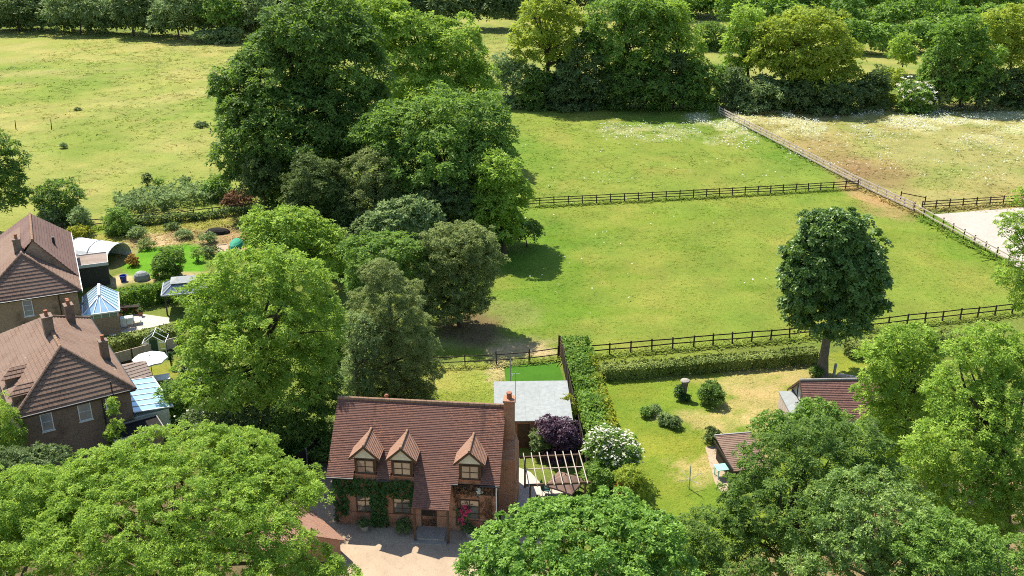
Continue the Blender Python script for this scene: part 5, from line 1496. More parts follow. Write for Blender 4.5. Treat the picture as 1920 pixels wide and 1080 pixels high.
hedge('clipped_hedge', 'flat-topped yellowish hedge between the terrace and the greenhouse', [G(170, 680), G(250, 656), G(335, 640)], 1.5, 1.55, 'clip', .22, 404, 1.5, rough=.06, group='hedges of the left gardens')
hedge('clipped_hedge', 'dark hedge below the brown heap at the end of the vegetable garden', [G(250, 424), G(380, 412), G(500, 396)], 1.0, 1.0, 'dull', .4, 405, 1.0, rough=.3, group='hedges of the left gardens')
panel_fence('panel_fence', 'weathered board fence behind the greenhouse below the flat-topped hedge', G(205, 690), G(335, 655), 1.2, 'wood_weathered', 'wood_brown')
hedge('bramble_patch', 'grey-green bramble thicket spreading above the left garden fence', [G(222, 392), G(300, 382), G(415, 366)], 6.5, 1.5, 'grey', .45, 406, .75, rough=.45, cat='brambles')
# ================================================================== TREES
GF_ = 'trees along the far edge of the paddocks'
GC = 'trees in the central clump'
GW = 'trees at the far left of the meadow'
GR = 'trees along the road in front'
# the lone round tree
tree('broadleaf_tree', 'lone dense round-headed dark tree on a bare trunk beyond the right-hand lawn', 'tree', (1541, 703), 'gloss',
     [(1560, 438, 68, 50), (1560, 510, 80, 80), (1600, 505, 62, 72), (1528, 515, 64, 82), (1558, 572, 86, 60), (1508, 562, 40, 58), (1606, 562, 42, 50)], 501, trunk=.46, bark='bark_pale', limbs=8, fork=.45, dens=1.5, rbf=2.6, lf=.85, flat=.9, wr=.6, spacing=1.6)
# central clump
tree('broadleaf_tree', 'huge dark oak-like tree, tallest of the central clump, beside the upper left meadow', 'tree', (575, 392), 'oak',
     [(600, 62, 100, 72), (525, 135, 95, 85), (645, 140, 90, 100), (470, 200, 70, 75), (430, 165, 36, 40), (565, 240, 125, 95, -3), (465, 300, 60, 55, -2), (660, 250, 75, 90, -2), (560, 320, 95, 60, -3)], 502, GC, trunk=.8, dens=1.15, rbf=4.0, spacing=1.7, lf=1.15)
tree('broadleaf_tree', 'tall mid green tree standing behind and right of the huge dark tree', 'tree', (815, 305), 'light',
     [(775, 85, 75, 70), (850, 100, 65, 70), (728, 60, 55, 60), (890, 160, 48, 55), (800, 175, 85, 55, -3), (700, 30, 50, 40)], 503, GC, dens=1.1, rbf=3.8, tvar=.3)
tree('broadleaf_tree', 'dark dome-shaped tree with a glossy crown at the right of the central clump', 'tree', (845, 440), 'mid',
     [(830, 235, 95, 65), (900, 240, 62, 62), (735, 240, 75, 48), (905, 300, 62, 60, -2), (830, 305, 95, 65, -3), (760, 300, 60, 50, -2), (860, 365, 85, 55, -3), (785, 350, 60, 50, -3)], 504, GC, dens=1.1, rbf=3.8, lf=1.05)
tree('broadleaf_tree', 'upright bright green tree at the right end of the clump beside the paddock', 'tree', (945, 478), 'light',
     [(935, 325, 44, 40), (955, 370, 46, 52), (922, 390, 42, 48), (942, 425, 44, 36)], 505, GC, rbf=2.8, dens=.95)
tree('bush', 'low dark bush at the paddock edge below the upright bright green tree', 'bush', (988, 462), 'oak', [(992, 432, 26, 20), (962, 430, 28, 30)], 506, GC, rbf=2.2)
tree('broadleaf_tree', 'olive-brown tree tucked under the left flank of the huge dark tree', 'tree', (503, 428), 'yew', [(505, 330, 44, 42), (480, 350, 30, 34)], 507, GC, rbf=2.6)
tree('conifer_tree', 'dark brownish yew-like tree in the middle of the central clump', 'tree', (597, 465), 'yew', [(595, 345, 58, 52), (575, 390, 50, 45), (640, 385, 40, 45)], 508, GC, rbf=2.6, lf=.8, dens=1.2)
tree('broadleaf_tree', 'pale feathery willow-like tree in front of the dark dome-shaped tree', 'tree', (702, 462), 'olive', [(702, 320, 52, 50), (690, 370, 58, 42), (735, 350, 35, 50)], 509, GC, rbf=2.6, lf=.75, wr=.25, dens=1.1, limbs=20)
tree('bush', 'grey bush of half-bare branches under the dark dome-shaped tree', 'bush', (832, 478), 'dull', [(835, 370, 48, 50), (800, 395, 42, 36), (868, 395, 32, 38)], 510, GC, rbf=2.4, lf=.7, dens=.7, limbs=30, bark='bark_pale')
tree('bush', 'broad pale-leaved laurel bush in front of the feathery willow-like tree', 'bush', (745, 500), 'grey', [(742, 410, 50, 36), (705, 428, 40, 32), (790, 408, 38, 38)], 511, GC, rbf=2.4, wr=.55)
tree('bush', 'small bright green sapling glimpsed between the dark trees of the clump', 'bush', (628, 352), 'light', [(625, 305, 28, 27)], 512, GC, rbf=2.2)
tree('bush', 'tangled dark undergrowth bush between the yew-like tree and the laurel', 'bush', (680, 470), 'dull', [(672, 420, 38, 45), (640, 430, 35, 30)], 513, GC, rbf=2.2)
tree('broadleaf_tree', 'bright yellow-green tree rising behind the tallest tree near the cottage', 'tree', (548, 545), 'light', [(545, 428, 62, 42), (500, 432, 48, 38), (600, 448, 46, 36), (520, 480, 60, 45, -2), (610, 490, 45, 40)], 514, GC, dens=.95, rbf=3)
tree('broadleaf_tree', 'big loose bright green tree left of the cottage roof, tallest near the cottage', 'tree', (500, 850), 'light',
     [(475, 508, 78, 50), (562, 525, 62, 50), (402, 562, 66, 55), (470, 615, 105, 75, -1.5), (590, 610, 55, 75), (385, 635, 52, 62), (430, 715, 95, 70, -2), (545, 710, 78, 72, -1), (590, 665, 45, 50)], 515, dens=.8, rbf=3.0, trunk=.36, limbs=34, spacing=2.2, tvar=.32, inner=.7)
tree('conifer_tree', 'dusty grey-green tree shaped like a broad cone, just behind the cottage ridge', 'tree', (738, 765), 'olive',
     [(718, 518, 40, 38), (728, 575, 68, 58), (738, 640, 82, 62), (742, 695, 86, 52), (740, 738, 78, 34)], 516, rbf=2.6, lf=.62, wr=.28, dens=1.25, limbs=30, tvar=.32)
tree('broadleaf_tree', 'rounded green tree leaning against the hawthorn behind the cone-shaped tree', 'tree', (735, 615), 'mid', [(722, 470, 80, 38), (700, 525, 60, 52), (770, 500, 50, 45)], 517, rbf=2.6, lf=.8)
tree('broadleaf_tree', 'spreading olive hawthorn overhanging the bare shaded patch of paddock', 'tree', (862, 612), 'olive',
     [(858, 458, 66, 46), (900, 490, 44, 48), (820, 500, 62, 55), (872, 530, 52, 42), (800, 540, 45, 40), (835, 575, 60, 30), (885, 565, 40, 28)], 518, rbf=2.5, lf=.65, wr=.35, dens=1.2, limbs=26, tvar=.3)
tree('bush', 'pale twiggy shrub between the big loose tree and the cone-shaped tree', 'bush', (672, 795), 'grey', [(680, 640, 34, 52), (668, 715, 36, 40)], 519, rbf=2.4, lf=.7, dens=.55, limbs=34, bark='bark_pale')
tree('bush', 'dark shrub in deep shade left of the cottage wall', 'bush', (555, 850), 'oak', [(565, 785, 58, 48), (520, 800, 55, 40), (605, 740, 40, 45)], 520, rbf=2.4)
tree('bush', 'dark shrub flecked with pale blossom beside the nearer house\'s blue lean-to', 'bush', (405, 862), 'dull', [(400, 792, 56, 40), (450, 800, 45, 40), (470, 760, 40, 40)], 521, rbf=2.4, blossom=('blossom', .8, .12, .4))
tree('bush', 'sunlit shrub at the corner of the blue glazed lean-to', 'bush', (332, 800), 'mid', [(330, 742, 30, 30), (345, 770, 34, 28)], 522, rbf=2.2)
tree('bush', 'slender young tree against the dark wall of the nearer house', 'bush', (222, 868), 'light', [(212, 765, 10, 24), (218, 805, 16, 20), (206, 815, 10, 16)], 523, rbf=1.8, dens=.55, lf=.8)
small_bush('bush', 'straw-coloured overgrown patch beside the dark panel fence', 'bush', G(598, 822), 1.5, 1.3, 'olive', .24, 524)
# left hand side
tree('broadleaf_tree', 'dark tree cut off by the left edge beside the meadow', 'tree', (-8, 432), 'oak', [(-5, 300, 44, 50), (5, 360, 45, 55)], 531, rbf=2.6)
tree('bush', 'dark rounded bush on the meadow edge behind the farther house', 'bush', (108, 416), 'oak', [(108, 370, 46, 36)], 532, rbf=2.2)
tree('bush', 'small pale cream-leaved shrub beside the far end of the purplish roof', 'bush', (96, 428), 'grey', [(96, 403, 19, 17)], 533, rbf=1.8, lf=.7, blossom=('blossom', 1.2, .16, .3))
tree('bush', 'young whitish sapling behind the left garden fence', 'bush', (152, 436), 'grey', [(150, 410, 18, 22)], 534, rbf=1.8, lf=.7)
tree('bush', 'mid green bush growing through the left garden fence', 'bush', (226, 438), 'mid', [(222, 412, 28, 22)], 535, rbf=2.0, lf=.8)
tree('bush', 'dense green fruit tree on the bright lawn', 'tree', (315, 520), 'mid', [(318, 486, 30, 24), (302, 494, 20, 18)], 536, rbf=2.0, lf=.75)
tree('bush', 'yellow flowering shrub beside the white polytunnel', 'bush', (148, 448), 'gold', [(146, 436, 20, 14)], 537, rbf=1.8, lf=.6)
for i, (px, py, r_, h_, lf_, lab) in enumerate(((258, 448, 1.0, 1.3, 'grey', 'silvery shrub at the left end of the oval sandy bed'), (275, 466, .9, 1.0, 'olive', 'straggly shrub on the near rim of the oval sandy bed'), (345, 447, .9, 1.1, 'grey', 'grey shrub at the right end of the oval sandy bed'),
      (322, 430, .9, .7, 'dull', 'dark low shrub behind the oval sandy bed'), (250, 498, .6, 1.1, 'rust', 'rust-leaved shrub at the mouth of the polytunnel'), (392, 455, .9, 1.2, 'grey', 'grey shrub left of the narrow vegetable beds'), (396, 480, .9, 1.0, 'dull', 'dark shrub in front of the vegetable beds'), (372, 490, .5, 1.5, 'mid', 'slim young fruit tree at the right edge of the bright lawn'))):
    small_bush('bush', lab, 'bush', G(px, py), r_, h_, lf_, .3, 540 + i, .8)
tree('bush', 'drooping yellow-green tree at the left edge below the nearer house', 'tree', (5, 905), 'light', [(2, 800, 38, 52), (20, 835, 26, 30)], 551, rbf=2.4, lf=.7, wr=.3, droop=.5, flat=1.2)
tree('bush', 'dull green bush below the wall of the nearer house at the left edge', 'bush', (60, 955), 'dull', [(72, 868, 60, 34), (10, 880, 50, 40)], 552, rbf=2.4)
# road-side trees in front
tree('broadleaf_tree', 'great bright yellow-green canopy filling the lower left corner', 'tree', (330, 1330), 'light',
     [(110, 935, 95, 60, 1), (60, 1010, 95, 70, -.5), (300, 868, 115, 62, 2), (270, 925, 110, 60, 0), (415, 868, 115, 66, 2), (200, 905, 100, 66, 1), (505, 930, 95, 70, 1), (330, 955, 170, 90, -1), (490, 1010, 85, 70, -1.5), (180, 1000, 130, 85, -1.5), (350, 1060, 160, 80, -3), (550, 1085, 100, 55, -2), (585, 925, 30, 22, .5), (630, 1100, 45, 40, -2)], 561, GR, dens=1.0, rbf=3.1, lf=.82, trunk=.5, wr=.34, up=.7, spacing=1.75, open_=.35, limbs=26, tvar=.3, low=-.35)
tree('broadleaf_tree', 'fresh green tree at the left edge beside the great bright canopy', 'tree', (35, 1320), 'light',
     [(30, 930, 85, 62, 0), (100, 960, 75, 60, 0), (40, 1030, 110, 80, -2), (-40, 980, 80, 80, 0)], 562, GR, dens=1.0, rbf=3.1, lf=.82, wr=.34, up=.7, spacing=2.1, open_=.35, tvar=.3, low=-.35)
tree('broadleaf_tree', 'fresh green large-leaved tree at the bottom centre below the pergola', 'tree', (1090, 1360), 'fresh',
     [(1040, 970, 72, 40, 1), (1145, 972, 85, 50, 1), (960, 1030, 95, 48, 0), (1060, 1035, 130, 70, -1), (1190, 1020, 85, 62, 0), (1100, 1085, 150, 60, -2), (930, 1075, 70, 40, -1), (1235, 1075, 75, 50, -1), (1228, 1005, 60, 46, 0)], 563, GR, dens=1.05, rbf=2.9, lf=.88, wr=.58, up=.6, spacing=2.2, limbs=22, low=-.4)
tree('broadleaf_tree', 'mixed dark green tree covering the brown shed at the lower right', 'tree', (1470, 1250), 'oak',
     [(1450, 862, 62, 52, 2), (1525, 855, 75, 72, 2), (1425, 940, 72, 58, 1), (1610, 850, 60, 60, 2), (1640, 915, 70, 60, 1), (1480, 950, 110, 85, 0), (1580, 920, 75, 75, 1), (1350, 1000, 70, 52, 0), (1430, 1050, 115, 75, -1), (1305, 1020, 62, 52, 0), (1290, 1080, 70, 45, -1)], 564, GR, dens=.95, rbf=3.0, lf=.85, spacing=2.5, tvar=.35, trunk=.34, limbs=30, low=-.5)
tree('broadleaf_tree', 'olive-tinged young tree rising in front of the tiled garden building', 'tree', (1530, 960), 'hedge',
     [(1530, 775, 42, 30), (1550, 815, 62, 46), (1490, 815, 48, 42), (1450, 800, 36, 28)], 565, GR, rbf=2.5, lf=.85, dens=.9, tvar=.4)
tree('broadleaf_tree', 'pale grey-leaved tree at the bottom right between the green canopies', 'tree', (1640, 1320), 'speck',
     [(1610, 930, 75, 55, 1), (1600, 985, 90, 62, 0), (1680, 985, 85, 75, 0), (1560, 1055, 90, 62, -1), (1690, 1065, 110, 70, -1)], 566, GR, rbf=3.0, lf=.8, dens=.85, spacing=2.6, limbs=34, bark='bark_pale', low=-.5)
tree('broadleaf_tree', 'slender airy ash-like tree with visible dark stems right of the tiled garden building', 'tree', (1700, 900), 'light',
     [(1695, 635, 52, 34), (1655, 668, 46, 36), (1735, 660, 42, 42), (1690, 710, 68, 48), (1640, 740, 40, 40), (1745, 735, 45, 50), (1690, 775, 55, 45), (1650, 810, 50, 50), (1705, 840, 60, 50)], 567, GR, rbf=2.6, lf=.95, dens=.72, limbs=40, trunk=.22, spacing=2.3, fork=.2)
tree('broadleaf_tree', 'large bright feathery tree filling the right edge above the road', 'tree', (1880, 1130), 'light',
     [(1850, 655, 64, 50, 1), (1910, 690, 60, 70, 1), (1795, 735, 68, 60, 1), (1880, 770, 85, 75, -.5), (1790, 835, 85, 70, -1), (1890, 870, 80, 80, -1.5), (1810, 920, 75, 60, -2), (1900, 965, 70, 62, -2), (1730, 895, 55, 60, 0), (1770, 985, 75, 52, -1)], 568, GR, rbf=3.0, lf=.9, dens=.85, spacing=2.4, limbs=40, trunk=.42, up=.65, tvar=.3)
tree('broadleaf_tree', 'dull mid green tree at the bottom right corner under the feathery tree', 'tree', (1860, 1380), 'hedge',
     [(1770, 1020, 90, 65), (1870, 1060, 95, 55), (1800, 1085, 110, 60)], 569, GR, rbf=2.8, lf=.9, dens=.8, bark='bark_pale', limbs=36)
tree('broadleaf_tree', 'thin sunlit branches of a tree at the right edge beside the riding arena', 'tree', (1938, 655), 'light',
     [(1905, 420, 34, 26), (1930, 460, 40, 40), (1898, 520, 36, 32), (1935, 560, 42, 50), (1915, 372, 18, 20)], 570, rbf=2.2, lf=.75, dens=.6, limbs=40, trunk=.2, spacing=2.4)
# small garden trees by the cottage
tree('bush', 'purple-leaved plum bush beside the pergola and the grey-roofed outbuilding', 'bush', (1058, 858), 'purple', [(1050, 812, 36, 30), (1030, 800, 22, 20), (1066, 830, 22, 24)], 581, rbf=2.0, lf=.75, dens=1.2)
tree('bush', 'rounded grey-green shrub left of the purple-leaved bush', 'bush', (1018, 852), 'grey', [(1016, 826, 24, 24)], 582, rbf=1.9, lf=.6, dens=1.3)
tree('bush', 'dark rose bush with white flowers against the grey-roofed outbuilding', 'bush', (985, 826), 'dull', [(985, 806, 22, 20)], 583, rbf=1.8, lf=.6, blossom=('white', .8, .13, .3))
small_bush('bush', 'bright yellow bush at the corner of the grey sheet roof', 'bush', G(1063, 800), .8, 2.55, 'gold', .2, 584)
small_bush('bush', 'feathery grey shrub beside the bright yellow bush', 'bush', G(1034, 800), .6, 2.3, 'olive', .18, 585, .8)
tree('bush', 'white-flowering elder bush at the near end of the tall hedge', 'bush', (1160, 905), 'hedge', [(1150, 838, 46, 34), (1128, 830, 28, 26), (1172, 856, 32, 28)], 586, rbf=2.1, lf=.8, blossom=('blossom', 5.0, .105, .35))
tree('bush', 'golden-leaved bush with rusty tips below the white-flowering elder', 'bush', (1190, 950), 'yellow', [(1182, 892, 28, 20), (1202, 912, 24, 18)], 587, rbf=2.0, lf=.75, tvar=.35)
tree('bush', 'mid green shrub filling the hedge end beside the pergola', 'bush', (1130, 935), 'mid', [(1118, 895, 32, 30), (1150, 905, 30, 26)], 588, rbf=2.0, lf=.8)
tree('bush', 'rusty orange shrub between the golden bush and the large-leaved tree', 'bush', (1172, 955), 'rust', [(1168, 915, 13, 16)], 589, rbf=1.8, lf=.6)
for i, (px, py, r_, h_, lf_, lab) in enumerate(((378, 238, 1.4, .9, 'dull', 'low dark bush alone in the meadow near the huge dark tree'), (277, 348, .8, 2.2, 'yew', 'small upright dark bush above the bramble thicket'), (298, 350, .9, 1.4, 'mid', 'small green bush right of the upright dark bush in the meadow'), (348, 346, .9, 1.3, 'grey', 'small pale bush on the top edge of the bramble thicket'), (146, 207, .7, .5, 'dull', 'tiny dark tussock bush in the middle of the meadow'), (120, 278, .6, .9, 'grey', 'little pale sapling in the near part of the meadow'))):
    small_bush('bush', lab, 'bush', G(px, py), r_ * .8, h_ * .8, lf_, .3, 590 + i, .9)
for px, py, h_, lab in ((30, 243, 1.6, 'leaning dark stake in the meadow near the left edge'), (97, 243, 1.7, 'upright dark stake standing alone in the meadow')):
    p_ = G(px, py); st_ = thing('meadow_stake', lab, 'stake', p_)
    MB().tube([(p_.x, p_.y, -.1), (p_.x + .12, p_.y, h_)], [.08, .06], 7).build('pole', 'wood_dark', st_)
# far edge of the paddocks
T_ = lambda lab, base, leaf, lobes, seed, **k: tree(k.pop('name', 'broadleaf_tree'), lab, k.pop('cat', 'tree'), base, leaf, lobes, seed, k.pop('group', GF_), rbf=k.pop('rbf', 2.8), **k)
T_('yellow-green tree with a visible forked trunk left of centre at the far paddock edge', (1025, 198), 'yellow', [(1010, 55, 48, 46), (1055, 45, 40, 42), (1055, 95, 38, 45), (985, 95, 28, 36), (1020, 15, 40, 22)], 601, dens=.75, limbs=30, trunk=.5, fork=.2)
T_('grey-green bush below the yellow-green forked tree', (962, 198), 'grey', [(975, 150, 40, 40), (945, 130, 26, 30)], 602, name='bush', cat='bush', rbf=2.3)
T_('dark holly-like bush right of the yellow-green forked tree', (1095, 200), 'dull', [(1095, 130, 50, 60), (1070, 165, 50, 28), (1130, 160, 50, 35)], 603, dens=1.1, name='bush', cat='bush')
T_('small pale shrub at the foot of the yellow-green forked tree', (1025, 200), 'grey', [(1030, 168, 34, 26)], 604, name='bush', cat='bush', rbf=2)
T_('broad mixed green tree in the middle of the far paddock edge', (1168, 200), 'mid', [(1155, 50, 58, 52), (1190, 100, 66, 56), (1125, 75, 38, 52), (1225, 45, 42, 50), (1190, 20, 50, 26)], 605, dens=1.0)
T_('dark dense tree in the shade below the broad mixed green tree', (1205, 203), 'oak', [(1195, 155, 62, 42), (1245, 165, 50, 34)], 606)
T_('light open tree with a visible trunk right of the broad mixed tree', (1278, 196), 'light', [(1262, 70, 42, 46), (1290, 105, 34, 42), (1255, 25, 42, 28), (1240, 110, 30, 36)], 607, dens=.75, limbs=30, fork=.2)
T_('low rounded bush at the corner where the long weathered fence begins', (1335, 200), 'mid', [(1325, 158, 46, 36), (1300, 150, 30, 34)], 608, name='bush', cat='bush', rbf=2.3)
T_('tall thin light tree just right of the start of the long weathered fence', (1402, 190), 'light', [(1400, 45, 36, 38), (1380, 85, 30, 34), (1408, 105, 34, 42), (1375, 130, 26, 26)], 609, dens=.75, limbs=28, fork=.15)
T_('large spreading yellow-green tree over deep shade on the far side of the dry field', (1505, 200), 'yellow', [(1520, 52, 62, 38), (1462, 68, 46, 40), (1555, 90, 50, 48), (1500, 105, 66, 40), (1580, 135, 36, 40), (1440, 110, 36, 36), (1530, 150, 60, 36)], 610, trunk=.7, dens=1.0)
T_('dusty grey-green bush left of the large spreading yellow-green tree', (1432, 206), 'grey', [(1432, 168, 48, 26), (1395, 172, 26, 22)], 611, name='bush', cat='bush', rbf=2.2)
T_('dark low bush under the large spreading yellow-green tree', (1562, 208), 'dull', [(1562, 176, 56, 26), (1500, 178, 40, 26), (1610, 176, 34, 22)], 612, name='bush', cat='bush', rbf=2.2)
T_('small pollarded tree with two bare stems beyond the yellowish bush', (1690, 140), 'light', [(1692, 92, 24, 28), (1700, 112, 16, 14)], 613, rbf=2.0, limbs=6, fork=.5)
T_('yellowish bush below the small pollarded tree', (1662, 192), 'yellow', [(1660, 152, 36, 26), (1640, 165, 26, 20)], 614, name='bush', cat='bush', rbf=2.2)
T_('whitish flowering bush beside the drift of cow parsley', (1716, 208), 'hedge', [(1716, 178, 34, 25)], 615, name='bush', cat='bush', rbf=2.0, blossom=('blossom', 2.2, .5, .3))
T_('dense grey-green tree right of the whitish flowering bush', (1802, 202), 'hedge', [(1785, 95, 44, 50), (1758, 135, 38, 42), (1825, 125, 52, 52), (1795, 165, 58, 30), (1810, 60, 40, 36)], 616)
T_('yellow-green leaning tree at the far right of the dry field', (1888, 192), 'yellow', [(1880, 55, 42, 42), (1905, 100, 44, 50), (1862, 95, 34, 40), (1925, 40, 40, 36)], 617, dens=.85, limbs=22)
T_('dark bushes below the yellow-green leaning tree at the right edge', (1880, 198), 'dull', [(1885, 160, 50, 30), (1940, 160, 40, 34)], 618, name='bush', cat='bush', rbf=2.2)
T_('dark clipped clump standing on the far strip between the two field gaps', (1336, 92), 'oak', [(1336, 62, 34, 22)], 619, name='bush', cat='bush', rbf=2.0, lf=.8)
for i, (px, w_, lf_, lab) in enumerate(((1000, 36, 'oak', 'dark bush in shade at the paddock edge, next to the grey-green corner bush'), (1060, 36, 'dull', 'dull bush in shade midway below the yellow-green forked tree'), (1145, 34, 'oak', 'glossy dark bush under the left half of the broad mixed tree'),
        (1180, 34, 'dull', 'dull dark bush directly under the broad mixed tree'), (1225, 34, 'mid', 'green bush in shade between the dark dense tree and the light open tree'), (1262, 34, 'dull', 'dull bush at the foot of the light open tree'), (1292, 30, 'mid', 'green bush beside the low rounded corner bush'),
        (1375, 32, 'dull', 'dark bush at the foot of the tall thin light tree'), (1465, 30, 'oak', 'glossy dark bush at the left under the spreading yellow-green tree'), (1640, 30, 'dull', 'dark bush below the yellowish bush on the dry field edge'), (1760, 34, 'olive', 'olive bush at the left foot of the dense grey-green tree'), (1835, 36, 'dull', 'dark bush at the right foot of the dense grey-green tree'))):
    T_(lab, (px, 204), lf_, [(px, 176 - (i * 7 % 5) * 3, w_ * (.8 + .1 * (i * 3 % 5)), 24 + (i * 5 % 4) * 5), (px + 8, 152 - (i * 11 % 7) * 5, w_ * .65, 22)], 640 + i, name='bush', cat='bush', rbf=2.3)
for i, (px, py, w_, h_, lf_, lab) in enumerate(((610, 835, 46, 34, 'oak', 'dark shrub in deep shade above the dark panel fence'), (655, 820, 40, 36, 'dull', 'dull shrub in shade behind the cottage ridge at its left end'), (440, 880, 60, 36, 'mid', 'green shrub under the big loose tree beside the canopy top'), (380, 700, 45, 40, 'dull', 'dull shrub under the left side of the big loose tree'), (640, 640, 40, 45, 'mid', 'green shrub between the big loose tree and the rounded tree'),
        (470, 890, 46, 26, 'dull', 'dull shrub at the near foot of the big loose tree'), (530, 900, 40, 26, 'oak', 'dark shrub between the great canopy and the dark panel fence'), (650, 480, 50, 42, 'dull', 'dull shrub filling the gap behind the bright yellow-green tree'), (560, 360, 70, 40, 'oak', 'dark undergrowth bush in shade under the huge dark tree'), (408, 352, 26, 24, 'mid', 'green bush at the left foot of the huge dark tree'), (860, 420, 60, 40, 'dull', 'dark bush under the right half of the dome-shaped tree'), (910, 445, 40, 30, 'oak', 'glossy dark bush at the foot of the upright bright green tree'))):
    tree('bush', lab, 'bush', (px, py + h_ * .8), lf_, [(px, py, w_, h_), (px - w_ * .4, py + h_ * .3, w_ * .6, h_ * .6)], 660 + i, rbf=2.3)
# the wood's edge at the upper left
for i, (bx, by, leaf, lobes, lab) in enumerate((
    (35, 58, 'dull', [(30, 10, 60, 40), (60, 25, 40, 30)], 'dull brownish tree at the upper left corner of the wood'),
    (150, 64, 'grey', [(125, 15, 42, 34), (175, 20, 42, 30), (190, 35, 32, 20)], 'sunlit round-clumped tree second along the upper left wood edge'),
    (250, 68, 'dull', [(245, 10, 42, 44), (270, 30, 30, 28)], 'dark plain tree third along the upper left wood edge'),
    (335, 74, 'grey', [(325, 15, 42, 36), (360, 10, 30, 34), (305, 40, 26, 20)], 'speckled pale tree near the right of the upper left wood edge'),
    (412, 76, 'mid', [(405, 15, 38, 44), (430, 30, 30, 34)], 'shaded tree nearest the huge dark tree along the upper left wood edge'),
    (470, 74, 'grey', [(480, 20, 36, 40)], 'pale tree half hidden behind the left shoulder of the huge dark tree'),)):
    tree('broadleaf_tree', lab, 'tree', (bx, by), leaf, lobes, 620 + i, GW, rbf=2.8)
tree('bush', 'low bramble mound at the foot of the wood beside the huge dark tree', 'bush', (400, 80), 'grey', [(395, 66, 34, 10), (430, 62, 26, 12)], 630, rbf=1.8, lf=.6)

# far-off woods that read as one mass
def woods(name, label, items, seed):
    Ls = []
    for (px, by, top, w) in items:
        B = G(px, by); s = F / zdist(B); c = at_depth(px, (by + top) / 2, B.y); rx = w / s; e = math.atan2(CAM_H - c.z, c.y)
        rz_ = max(2.0, ((by - top) / 2 / s) / math.cos(e) * .95)
        Ls.append(((c.x, c.y, max(c.z, rz_ * .8)), (rx, rx * .9, rz_)))
    g = np.random.default_rng(seed)
    root = bpy.data.objects.new(name, None); COL.objects.link(root); WLOC[root] = Vector((0, 0, 0))
    bpy.data.objects.remove(root)
    Vs, Ts = [], []
    for j, l in enumerate(Ls):
        rb = 2.3; C, O = crown_points([l], rb, g, 1.7, .8, -.4)
        ns = 14; d = unit(g.normal(size=(len(C), ns, 3)) + O[:, None] * .75 + np.array([0, 0, .45]))
        pos = (C[:, None] + d * rb * g.uniform(.5, 1.05, (len(C), ns))[..., None]).reshape(-1, 3)
        ax = unit(d.reshape(-1, 3) * .8 + np.array([0, 0, .75]) + g.normal(0, .3, (len(C) * ns, 3)))
        kp = pos[:, 2] > .1
        V = rosettes(pos[kp], ax[kp], 1.05, g, 5, .45)
        t0 = g.uniform(0, 1)
        Vs.append(V); Ts.append(np.clip(t0 * .7 + .15 + g.normal(0, .18, len(V)), 0, 1))
    V = np.concatenate(Vs)
    o = link_mesh(name, quads_mesh(name, V, 'leaf_hedge' if seed % 2 else 'leaf_dull', np.concatenate(Ts)))
    tag(o, label, 'woods', kind='stuff')
rw = random.Random(5)
items = []
for px in range(1240, 2060, 27): items.append((px, 34 + rw.uniform(-4, 4), -22 + rw.uniform(-24, 20), 30 + rw.uniform(-6, 8)))
for px in range(1370, 2060, 27): items.append((px, 62 + rw.uniform(-5, 5) , 6 + rw.uniform(-26, 22), 28 + rw.uniform(-5, 8)))
for px in range(1600, 1800, 24): items.append((px, 96 + rw.uniform(-6, 6), 44 + rw.uniform(-10, 12), 25 + rw.uniform(-4, 6)))
woods('woods', 'far-off green woodland rising beyond the strips of field at the top right', items, 701)
items = []
for px in range(440, 985, 28): items.append((px, 56 + rw.uniform(-3, 3), -34 + rw.uniform(-16, 10), 32 + rw.uniform(-6, 8)))
for px in range(-120, 520, 30): items.append((px, 56 + rw.uniform(-3, 3) + max(0, px) * .03, 20 + rw.uniform(-6, 8), 24))
for px in range(-120, 520, 44): items.append((px, 40 + rw.uniform(-3, 3), -60 + rw.uniform(-16, 10), 36 + rw.uniform(-6, 8)))
for px in range(930, 1330, 28): items.append((px, 30 + rw.uniform(-3, 3), -34 + rw.uniform(-14, 10), 32 + rw.uniform(-6, 8)))
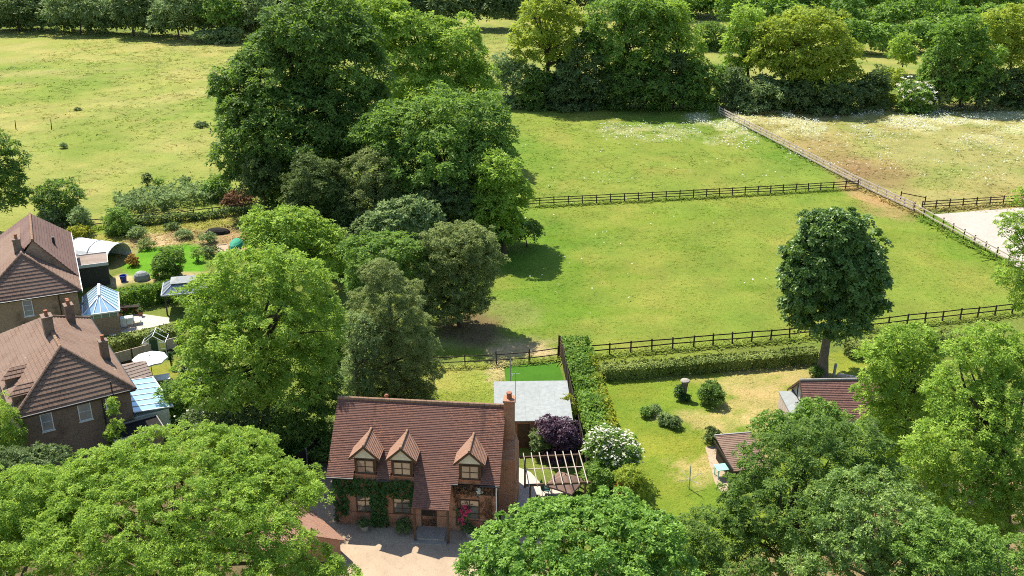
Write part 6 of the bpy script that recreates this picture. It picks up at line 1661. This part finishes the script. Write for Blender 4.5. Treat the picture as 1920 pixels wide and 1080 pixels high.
woods('woods', 'dark wood beyond the meadow along the top edge behind the big trees', items, 702)
scatter_grass()
scatter_flowers()

# ================================================================== LIGHT, SKY, CAMERA
SUN_EL, SUN_AZ = R(57), R(-38)        # azimuth from +Y, negative towards -X
sd_ = Vector((math.sin(SUN_AZ) * math.cos(SUN_EL), math.cos(SUN_AZ) * math.cos(SUN_EL), math.sin(SUN_EL)))
sl = bpy.data.lights.new('sun', 'SUN'); sl.energy = 4.6; sl.angle = R(.5); sl.color = (1.0, .94, .82)
so = bpy.data.objects.new('sun', sl); COL.objects.link(so)
so.rotation_euler = sd_.to_track_quat('Z', 'Y').to_euler(); so.location = (-60, 60, 90)
w = bpy.data.worlds.new('World'); scene.world = w; w.use_nodes = True
nt = w.node_tree; nt.nodes.clear()
sky = nt.nodes.new('ShaderNodeTexSky'); sky.sky_type = 'NISHITA'; sky.sun_disc = False
sky.sun_elevation = SUN_EL; sky.sun_rotation = SUN_AZ % (2 * math.pi); sky.air_density = 1.0; sky.dust_density = .6; sky.ozone_density = 1.2
bg = nt.nodes.new('ShaderNodeBackground'); bg.inputs['Strength'].default_value = .12
wo = nt.nodes.new('ShaderNodeOutputWorld'); nt.links.new(sky.outputs[0], bg.inputs[0]); nt.links.new(bg.outputs[0], wo.inputs[0])
cam = bpy.data.cameras.new('camera'); co = bpy.data.objects.new('camera', cam); COL.objects.link(co)
cam.sensor_width = 36; cam.lens = 36 * F / 1920; cam.clip_start = .5; cam.clip_end = 6000
co.location = (0, 0, CAM_H); co.rotation_euler = (math.pi / 2 - PITCH, 0, 0)
scene.camera = co
scene.view_settings.view_transform = 'Standard'; scene.view_settings.look = 'None'
scene.view_settings.exposure = .95; scene.view_settings.gamma = 1.0
scene.render.engine = 'CYCLES'
scene.cycles.use_denoising = False
scene.cycles.filter_width = 1.0
scene.cycles.max_bounces = 6; scene.cycles.diffuse_bounces = 4; scene.cycles.transmission_bounces = 4; scene.cycles.transparent_max_bounces = 8
print('LEAVES', NLEAF)
